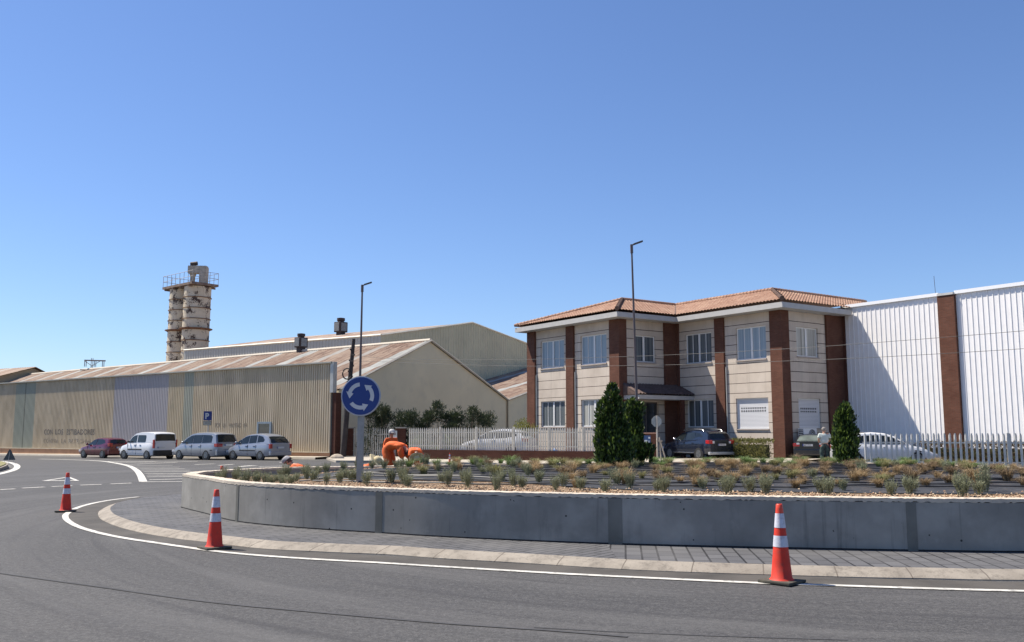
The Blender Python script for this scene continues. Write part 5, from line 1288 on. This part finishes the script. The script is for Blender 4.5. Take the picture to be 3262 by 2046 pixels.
def pose_stand(h=1.0, lean=0.0, arm=0.15, spread=.11):
    return dict(pelvis=(0,0,.93),waist=(lean*.1,0,1.12),chest=(lean*.3,0,1.34),neck=(lean*.5,0,1.50),head=(lean*.6+.02,0,1.64),
      shl=(lean*.38,.185,1.42),ell=(lean*.38-.03,.25,1.14),wrl=(lean*.38+arm,.23,.93),shr=(lean*.38,-.185,1.42),elr=(lean*.38-.03,-.25,1.14),wrr=(lean*.38+arm,-.23,.93),
      hpl=(0,.095,.88),knl=(.03,spread,.5),anl=(-.0,spread,.09),hpr=(0,-.095,.88),knr=(.03,-spread,.5),anr=(.0,-spread,.09))
def pose_bent():
    return dict(pelvis=(-.12,0,.98),waist=(.06,0,1.13),chest=(.34,0,1.13),neck=(.52,0,1.0),head=(.62,0,.88),
      shl=(.42,.19,1.06),ell=(.50,.22,.80),wrl=(.58,.17,.56),shr=(.42,-.19,1.06),elr=(.50,-.22,.80),wrr=(.58,-.17,.56),
      hpl=(-.12,.10,.92),knl=(.02,.13,.50),anl=(-.05,.13,.09),hpr=(-.12,-.10,.92),knr=(.02,-.13,.50),anr=(-.05,-.13,.09))
def pose_squat():
    return dict(pelvis=(-.18,0,.34),waist=(-.06,0,.50),chest=(.14,0,.66),neck=(.30,0,.72),head=(.40,0,.80),
      shl=(.20,.19,.64),ell=(.36,.22,.42),wrl=(.52,.16,.26),shr=(.20,-.19,.64),elr=(.36,-.22,.42),wrr=(.52,-.16,.26),
      hpl=(-.16,.10,.33),knl=(.22,.2,.46),anl=(.0,.15,.09),hpr=(-.16,-.10,.33),knr=(.22,-.2,.46),anr=(.0,-.15,.09))
GW = 'road workers in orange'
HATW = P('hat_straw', (.50,.42,.25), .9, var=.2, scale=12); CAPW = P('cap_white', (.42,.42,.42), .8); CAPG = P('cap_grey', (.25,.24,.25), .8, var=.2)
def pose_crouch():
    J = pose_squat(); J.update(pelvis=(-.2,0,.46),waist=(-.06,0,.64),chest=(.16,0,.74),neck=(.33,0,.70),head=(.45,0,.64),shl=(.24,.19,.68),shr=(.24,-.19,.68),ell=(.38,.24,.42),elr=(.38,-.24,.42),hpl=(-.18,.10,.42),hpr=(-.18,-.10,.42)); return J
def gz(u, Y): x = (u-1631)/FPX*Y; return (x, Y, zg(x, Y))
o = person('road worker in orange workwear bent double at the waist, largest of the workers', gz(1247,33.4), radians(-18), pose_bent(), HIVIS, HIVIS, bulk=1.3, group=GW); o.scale = (1.12,1.25,1.10)
o = person('road worker in orange standing upright with a white cap behind the bent one', gz(1248,34.9), radians(-70), pose_stand(lean=.25, arm=.3), HIVIS, HIVIS, hat=('cap', CAPW), group=GW)
J = pose_bent(); o = person('road worker in a wide straw hat leaning forward at the right of the group', gz(1322,33.3), radians(-75), J, HIVIS, HIVIS, 'short', bulk=1.15, hat=('brim', HATW), group=GW, face=(.6,0,-.8)); o.scale = (.95,.95,.93)
o = person('road worker in a grey cap crouching low alone behind the far planter wall', gz(976,26.3), radians(172), pose_squat(), HIVIS, HIVIS, hat=('cap', CAPG), group=GW, face=(.9,0,-.4)); o.scale = (1.2,1.25,1.06)
o = person('road worker in a straw hat crouching just right of the roundabout sign post', gz(1158,27.2), radians(-12), pose_squat(), HIVIS, HIVIS, hat=('brim', HATW), group=GW, face=(.7,0,-.7)); o.scale = (1.1,1.2,1.02)
q = at(2628,1440,44.7)
J = pose_stand(lean=.05, arm=.35, spread=.13); J['wrl'] = (.28,.2,1.05); J['wrr'] = (.28,-.2,1.05)
person('grey haired man in a pale shirt and dark green trousers seen from behind', (q.x,44.7,zg(q.x,44.7)), radians(80), J, P('pale_shirt',(.40,.44,.42),.85,var=.08), P('dark_green_trousers',(.035,.06,.055),.9,var=.15), 'short', hair=(.22,.20,.18)).scale = (1,1.12,1)

# ================================================================ PLANTS
def leaf_cloud(n_, sampler, size, seed, aspect=.45, up=.35):
    r = random.Random(seed); m = MB()
    for i in range(n_):
        p_, out = sampler(r); L = size*r.uniform(.7, 1.3)
        d = (out*.9 + Vector((r.uniform(-1,1), r.uniform(-1,1), r.uniform(-.4,1)))*.9 + Vector((0,0,up))).normalized()
        s = d.cross(Vector((r.uniform(-1,1), r.uniform(-1,1), r.uniform(-1,1)))).normalized()*L*aspect*.5
        nrm_ = d.cross(s).normalized()*L*.08
        m.add([p_, p_+d*L*.5+s+nrm_, p_+d*L, p_+d*L*.5-s+nrm_], [(0,1,2,3)])
    return m
LAUREL = m_leaf('laurel_leaves', (.012,.03,.008), (.06,.10,.02), .4, 7, .2)
LAURELT = m_leaf('laurel_tips', (.10,.165,.026), (.19,.25,.05), .45, 9, .3)
def column_shrub(label, x, y, z, leaders, seed, dens=1.0):
    t = thing('columnar_shrub', label, 'shrub', (x, y, z), 0, 'columnar evergreen shrubs'); r0 = random.Random(seed)
    wts = [h*r for _, _, h, r in leaders]; tot = sum(wts)
    def samp(tip):
        def f(r):
            k = r.random()*tot; i = 0
            while k > wts[i]: k -= wts[i]; i += 1
            dx, dy, h, R0 = leaders[i]; q = r.random()**.8; zz = .04+h*q; a = r.uniform(0, 2*pi)
            prof = (.75+.5*q-.35*q*q)*min(1, (1.02-q)*6)**.65 if q < 1 else .1
            R_ = R0*prof*(1+.6*noise.noise(Vector((cos(a)*1.6+seed+i*3, sin(a)*1.6, zz*3.1)))+.35*noise.noise(Vector((a*2, seed, zz*8))))
            kk = r.uniform(.92,1.12) if tip else r.uniform(.25,1)**.5
            return Vector((dx+cos(a)*R_*kk+.04*sin(zz*4+i), dy+sin(a)*R_*kk, zz)), Vector((cos(a)*.7, sin(a)*.7, .5))
        return f
    n_ = int(2000*tot*dens/.6)
    leaf_cloud(n_, samp(False), .115, seed, .42, .5).build('foliage', LAUREL, t)
    leaf_cloud(n_//4, samp(True), .11, seed+50, .42, 1.1).build('young_leaves', LAURELT, t)
    for dx, dy, h, R0 in leaders:
        m = MB(); m.tube([(dx*.3,dy*.3,-.05),(dx*.8,dy*.8,h*.4),(dx,dy,h*.92)],[.026,.017,.006],6); m.build('stem', P('bark',(.12,.085,.06),.95,var=.3,scale=12), t)
    return t
q = at(1950,1490,22.3); column_shrub('tallest dense laurel column in the planter, wide at its base', q.x-.02, 22.3, bedz(q.x,22.3)-.02, [(.0,0,1.97,.17),(-.17,0,1.62,.15),(.13,0,1.66,.16),(-.19,0,1.05,.18),(.2,.0,1.08,.18),(.38,0,.74,.22),(.1,-.1,.7,.3)], 3)
q = at(2024,1480,23.6); column_shrub('narrower laurel column just right of the tallest one in the planter', q.x, 23.6, bedz(q.x,23.6)-.02, [(-.08,0,1.66,.14),(.08,0,1.55,.16),(0,0,1.2,.2),(0,0,.85,.22),(.32,0,.5,.17)], 9)
q = at(2695,1480,25.3); column_shrub('rightmost laurel column, beside the man in the pale shirt', q.x, 25.3, bedz(q.x,25.3)-.03, [(.04,0,1.64,.17),(-.1,0,1.47,.15),(.1,0,1.45,.17),(-.14,0,1.0,.2),(.14,0,1.05,.2),(0,-.1,.8,.28)], 14)
# oleanders before the cream gable
OLE = m_leaf('oleander_leaves', (.018,.03,.014), (.065,.085,.035), .5, 4, .2)
def bush(label, x, y, z, w, h, seed, n_, mat, size=.2, name='bush', group=None, cat='bush', d=None, aspect=.25):
    t = thing(name, label, cat, (x, y, z), 0, group); r0 = random.Random(seed)
    cl = [(r0.uniform(-.75,.75)*w*.5, r0.uniform(-.7,.7)*(d or w)*.5, h*r0.uniform(.2,.86), r0.uniform(.17,.33)*min(w,h)) for _ in range(9)]
    def f(r):
        c = cl[r.randrange(len(cl))]; v_ = Vector((r.gauss(0,1), r.gauss(0,1), r.gauss(0,1))).normalized(); R_ = c[3]*r.uniform(.3,1.1)
        p_ = Vector((c[0],c[1],c[2]))+v_*R_; p_.z = max(.03, p_.z); return p_, v_
    leaf_cloud(n_, f, size, seed, aspect).build('foliage', mat, t)
    m = MB()
    for c in cl[:7]: m.tube([(c[0]*.15,c[1]*.15,-.05),(c[0]*.6,c[1]*.6,c[2]*.5),(c[0],c[1],c[2])],[.035,.022,.01],5)
    m.build('stem', P('bark',(.12,.085,.06),.95,var=.3,scale=12), t)
    return t
GO = 'oleander bushes along the cream gable'
for i, (u, vt, w, lab) in enumerate(((1195,1275,1.9,'dark oleander bush partly hidden by the roundabout sign'),(1232,1282,1.5,'dark oleander bush just right of the roundabout sign'),(1288,1302,1.7,'low dark oleander bush above the meter box pillar'),(1337,1290,1.6,'dark oleander bush between the low one and the tallest one'),(1395,1264,1.5,'tallest dark oleander bush, rising in the middle of the gable'),
    (1440,1292,1.6,'dark oleander bush right of the tallest one'),(1480,1282,1.7,'second tallest dark oleander, above the bonnet of the white car'),(1528,1312,1.7,'lower dark oleander bush above the white car windscreen'),(1572,1336,1.2,'smallest dark oleander bush at the right end of the row'))):
    Y = 59.0 - (u-1195)/380*1.0; p_ = at(u, vt, Y); bush(lab, p_.x, Y, 0, w, p_.z, 20+i, 3000, OLE, .19, 'oleander_bush', GO, aspect=.22)
YG = m_leaf('yellow_green_leaves', (.12,.13,.035), (.27,.26,.07), .6, 4, .3)
p_ = at(1660,1320,58); bush('yellow green shrub between the workshop corner and the office', p_.x+.1, 58, 0, 2.0, p_.z, 61, 1500, YG, .16, 'shrub', aspect=.4)
GRN = m_leaf('green_shrub_leaves', (.07,.11,.03), (.16,.21,.07), .6, 4, .3)
p_ = at(1375,1390,55.5); bush('green shrub seen through the picket fence left of the white car', p_.x, 55.5, .1, 3.2, 1.35, 62, 1500, GRN, .13, 'shrub', aspect=.4, d=1)
# clipped hedges
def hedge(label, p0, p1, z, h, wdt, seed, mat, n_):
    p0, p1 = Vector(p0), Vector(p1); L = (p1-p0).length; t = thing('hedge', label, 'hedge', (*p0, z), atan2((p1-p0).y, (p1-p0).x))
    def f(r):
        k = r.random(); x = r.uniform(0, L)
        if k < .55: return Vector((x, -wdt/2+r.gauss(0,.05), r.uniform(0,h))), Vector((0,-1,0))
        if k < .85: return Vector((x, r.uniform(-wdt/2,wdt/2), h+r.gauss(0,.05))), Vector((0,0,1))
        return Vector((x, r.uniform(-wdt/2,wdt/2), r.uniform(0,h))), Vector((0,-.2,1))
    leaf_cloud(n_, f, .12, seed, .5).build('foliage', mat, t)
    m = MB()
    for i in range(int(L/.5)): m.tube([(i*.5+.2,0,-.05),(i*.5+.3,0,h*.8)],[.02,.01],5)
    m.build('stem', P('bark',(.12,.085,.06),.95), t)
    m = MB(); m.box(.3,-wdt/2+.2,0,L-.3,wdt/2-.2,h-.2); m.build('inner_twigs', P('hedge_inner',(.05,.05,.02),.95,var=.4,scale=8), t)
HG1 = m_leaf('hedge_leaves', (.09,.10,.03), (.25,.235,.08), .6, 6, .25); HG2 = m_leaf('reddish_hedge_leaves', (.06,.055,.02), (.17,.10,.05), .6, 6, .2)
hedge('clipped yellowish green hedge along the office front right of the suv', ow(-3.9,-1.6), ow(.4,-1.6), .12, 1.05, .8, 71, HG1, 3800)
hedge('reddish green hedge at the foot of the white warehouse behind the palisade', ow(5.3,4.3), ow(16,4.3), .1, .95, .7, 72, HG2, 5200)

# ---- planted tufts
LAV = m_leaf('lavender_leaves', (.15,.16,.09), (.29,.30,.185), .8, 11, .25)
STRAW = m_leaf('dry_straw', (.25,.165,.08), (.42,.31,.17), .8, 9, .3)
BROWN = m_leaf('brown_straw', (.15,.10,.055), (.31,.225,.125), .8, 9, .25)
GREENG = m_leaf('green_grass_blades', (.07,.13,.03), (.20,.27,.09), .7, 9, .3)
MIXG = m_leaf('olive_grass_blades', (.15,.15,.06), (.32,.29,.13), .8, 9, .3)
def lav_mesh(seed, h, w):
    r = random.Random(seed); m = MB()
    for i in range(95):
        a = r.uniform(0,2*pi); rr = w*.5*r.random()**.6; b = Vector((cos(a)*rr*.5, sin(a)*rr*.5, r.uniform(0,h*.35)))
        d = Vector((cos(a)*rr*1.1, sin(a)*rr*1.1, h*r.uniform(.5,1.0)))-Vector((b.x,b.y,b.z*.4)); d += Vector((r.gauss(0,.012), r.gauss(0,.012), 0))
        s = Vector((-sin(a+r.uniform(-1,1)), cos(a+r.uniform(-1,1)), 0))*.005
        m.add([b-s, b+s, b+d], [(0,1,2)])
        for k in range(5):
            q_ = b+d*(.35+.6*k/5); e = Vector((r.gauss(0,1), r.gauss(0,1), r.uniform(.3,1.4))).normalized()*.035; s2 = e.cross(Vector((r.gauss(0,1),r.gauss(0,1),r.gauss(0,1)))).normalized()*.0045
            m.add([q_-s2, q_+s2, q_+e], [(0,1,2)])
    return m
def grass_mesh(seed, h, spread, droop, n_=170, wind=(0,0), wd=.004):
    r = random.Random(seed); m = MB()
    for i in range(n_):
        a = r.uniform(0,2*pi); L = h*r.uniform(.7,1.25); o_ = Vector((cos(a), sin(a), 0)); b = o_*r.uniform(0,.075)
        s = Vector((-sin(a), cos(a), 0))*wd*r.uniform(.7,1.5); wv = Vector((wind[0], wind[1], 0))*r.uniform(.6,1.2); sp_ = spread*r.uniform(.25,1.1); prev = None; pts = []
        for k in range(5):
            f = k/4; p_ = b+(o_*sp_+wv)*f**1.5+Vector((0,0,L*(f-droop*f*f*r.uniform(.8,1.2)))); pts.append(p_)
        vs = []; 
        for k, p_ in enumerate(pts[:-1]): vs += [p_-s*(1-k*.2), p_+s*(1-k*.2)]
        vs.append(pts[-1]); m.add(vs, [(0,1,3,2),(2,3,5,4),(4,5,7,6),(6,7,8)])
    return m
def protos(name, label, cat, group, meshes, mats):
    out = []
    for i, mb in enumerate(meshes):
        o = mb.build(name, mats[i % len(mats)]); tag(o, label, cat, group); out.append(o)
    return out
LV = protos('lavender_plant', 'small bushy grey green lavender plant in the planter bed', 'lavender', 'grey green lavender plants in the planter', [lav_mesh(i, .25+.03*(i % 3), .23+.03*(i % 2)) for i in range(5)], [LAV])
DG = protos('dry_grass_tuft', 'drooping tuft of dry brown ornamental grass on the planter membrane', 'grass tuft', 'dry brown grass tufts in the planter', [grass_mesh(40+i, .38+.05*(i % 3), .25, .66, 210, (.12-.05*i, .02), .0042) for i in range(6)], [STRAW, BROWN, STRAW, BROWN, MIXG])
GG = protos('green_grass_tuft', 'soft green ornamental grass tuft at the back of the planter', 'grass tuft', 'green grass tufts in the planter', [grass_mesh(60+i, .32+.04*(i % 3), .28, .62, 210, (.05, .0), .0042) for i in range(4)], [GREENG, MIXG, GREENG])
used = set()
def place(pool, x, y, r, s):
    k = r.randrange(len(pool)); o = pool[k]
    if o.name in used: o = o.copy(); C.objects.link(o)
    used.add(o.name)
    o.location = (x, y, bedz(x, y)+.005); o.rotation_euler = (0, 0, r.uniform(0, 6.28)); o.scale = (s*r.uniform(.85,1.2), s*r.uniform(.85,1.2), s*r.uniform(.8,1.2)); return o
rp = random.Random(11)
# lavender rows following the near wall
def near_front(d, step, jit):
    R_ = ring_at(d); acc = 0; out = []
    for i in range(n_ring := len(R_)):
        a, b = R_[i], R_[(i+1) % n_ring]; acc += (b-a).length
        if acc > step: acc = 0; out.append(b+Vector((rp.gauss(0,jit), rp.gauss(0,jit))))
    return [p_ for p_ in out if not (p_.x > 10)]
shr = [Vector((2.47,22.3)), Vector((3.3,23.6)), Vector((9.3,25.3)), Vector((sp_x_ := sg.location.x, sg.location.y))]
def free(p_, d=.25): return all((p_-s).length > d for s in shr)
for d_, st in ((.42,.78),(.85,1.05),(1.35,.95),(1.9,1.3)):
    for p_ in near_front(d_, st, .09):
        if p_.y < 21.5 and free(p_) and (d_ < 1.5 or p_.x < 1 or rp.random() < .4): place(LV, p_.x, p_.y, rp, rp.uniform(.78,1.12))
for i in range(9): 
    x = rp.uniform(-5.9,-2.6); y = rp.uniform(20.2,22.6)
    if dist_edge(Vector((x,y))) > .4: place(LV, x, y, rp, rp.uniform(.8,1.0))
# dry tufts through the middle, olive and green ones toward the back
yy = 14.6; cnt = 0
while yy < 27.0:
    xx = -2.5 + rp.uniform(0, .6)
    while xx < 12.2:
        p_ = Vector((xx+rp.gauss(0,.16), yy+rp.gauss(0,.16))); d_ = dist_edge(p_)
        inside = d_ > (1.25 if p_.y < 20 else .45) and (p_-BEDC).length < 11
        left = p_.x < -.2+ (p_.y-15)*-.05
        if inside and free(p_, .45):
            back = p_.y > 22.2 + .12*(p_.x-4)*-.3
            if not left or p_.y > 18:
                if back and rp.random() < .75: place(GG, p_.x, p_.y, rp, rp.uniform(.85,1.15))
                elif rp.random() < (.93 if p_.x > 1 else .55): place(DG, p_.x, p_.y, rp, rp.uniform(.55,1.1))
                elif rp.random() < .5: place(LV, p_.x, p_.y, rp, rp.uniform(.7,1))
        xx += .72
    yy += .78
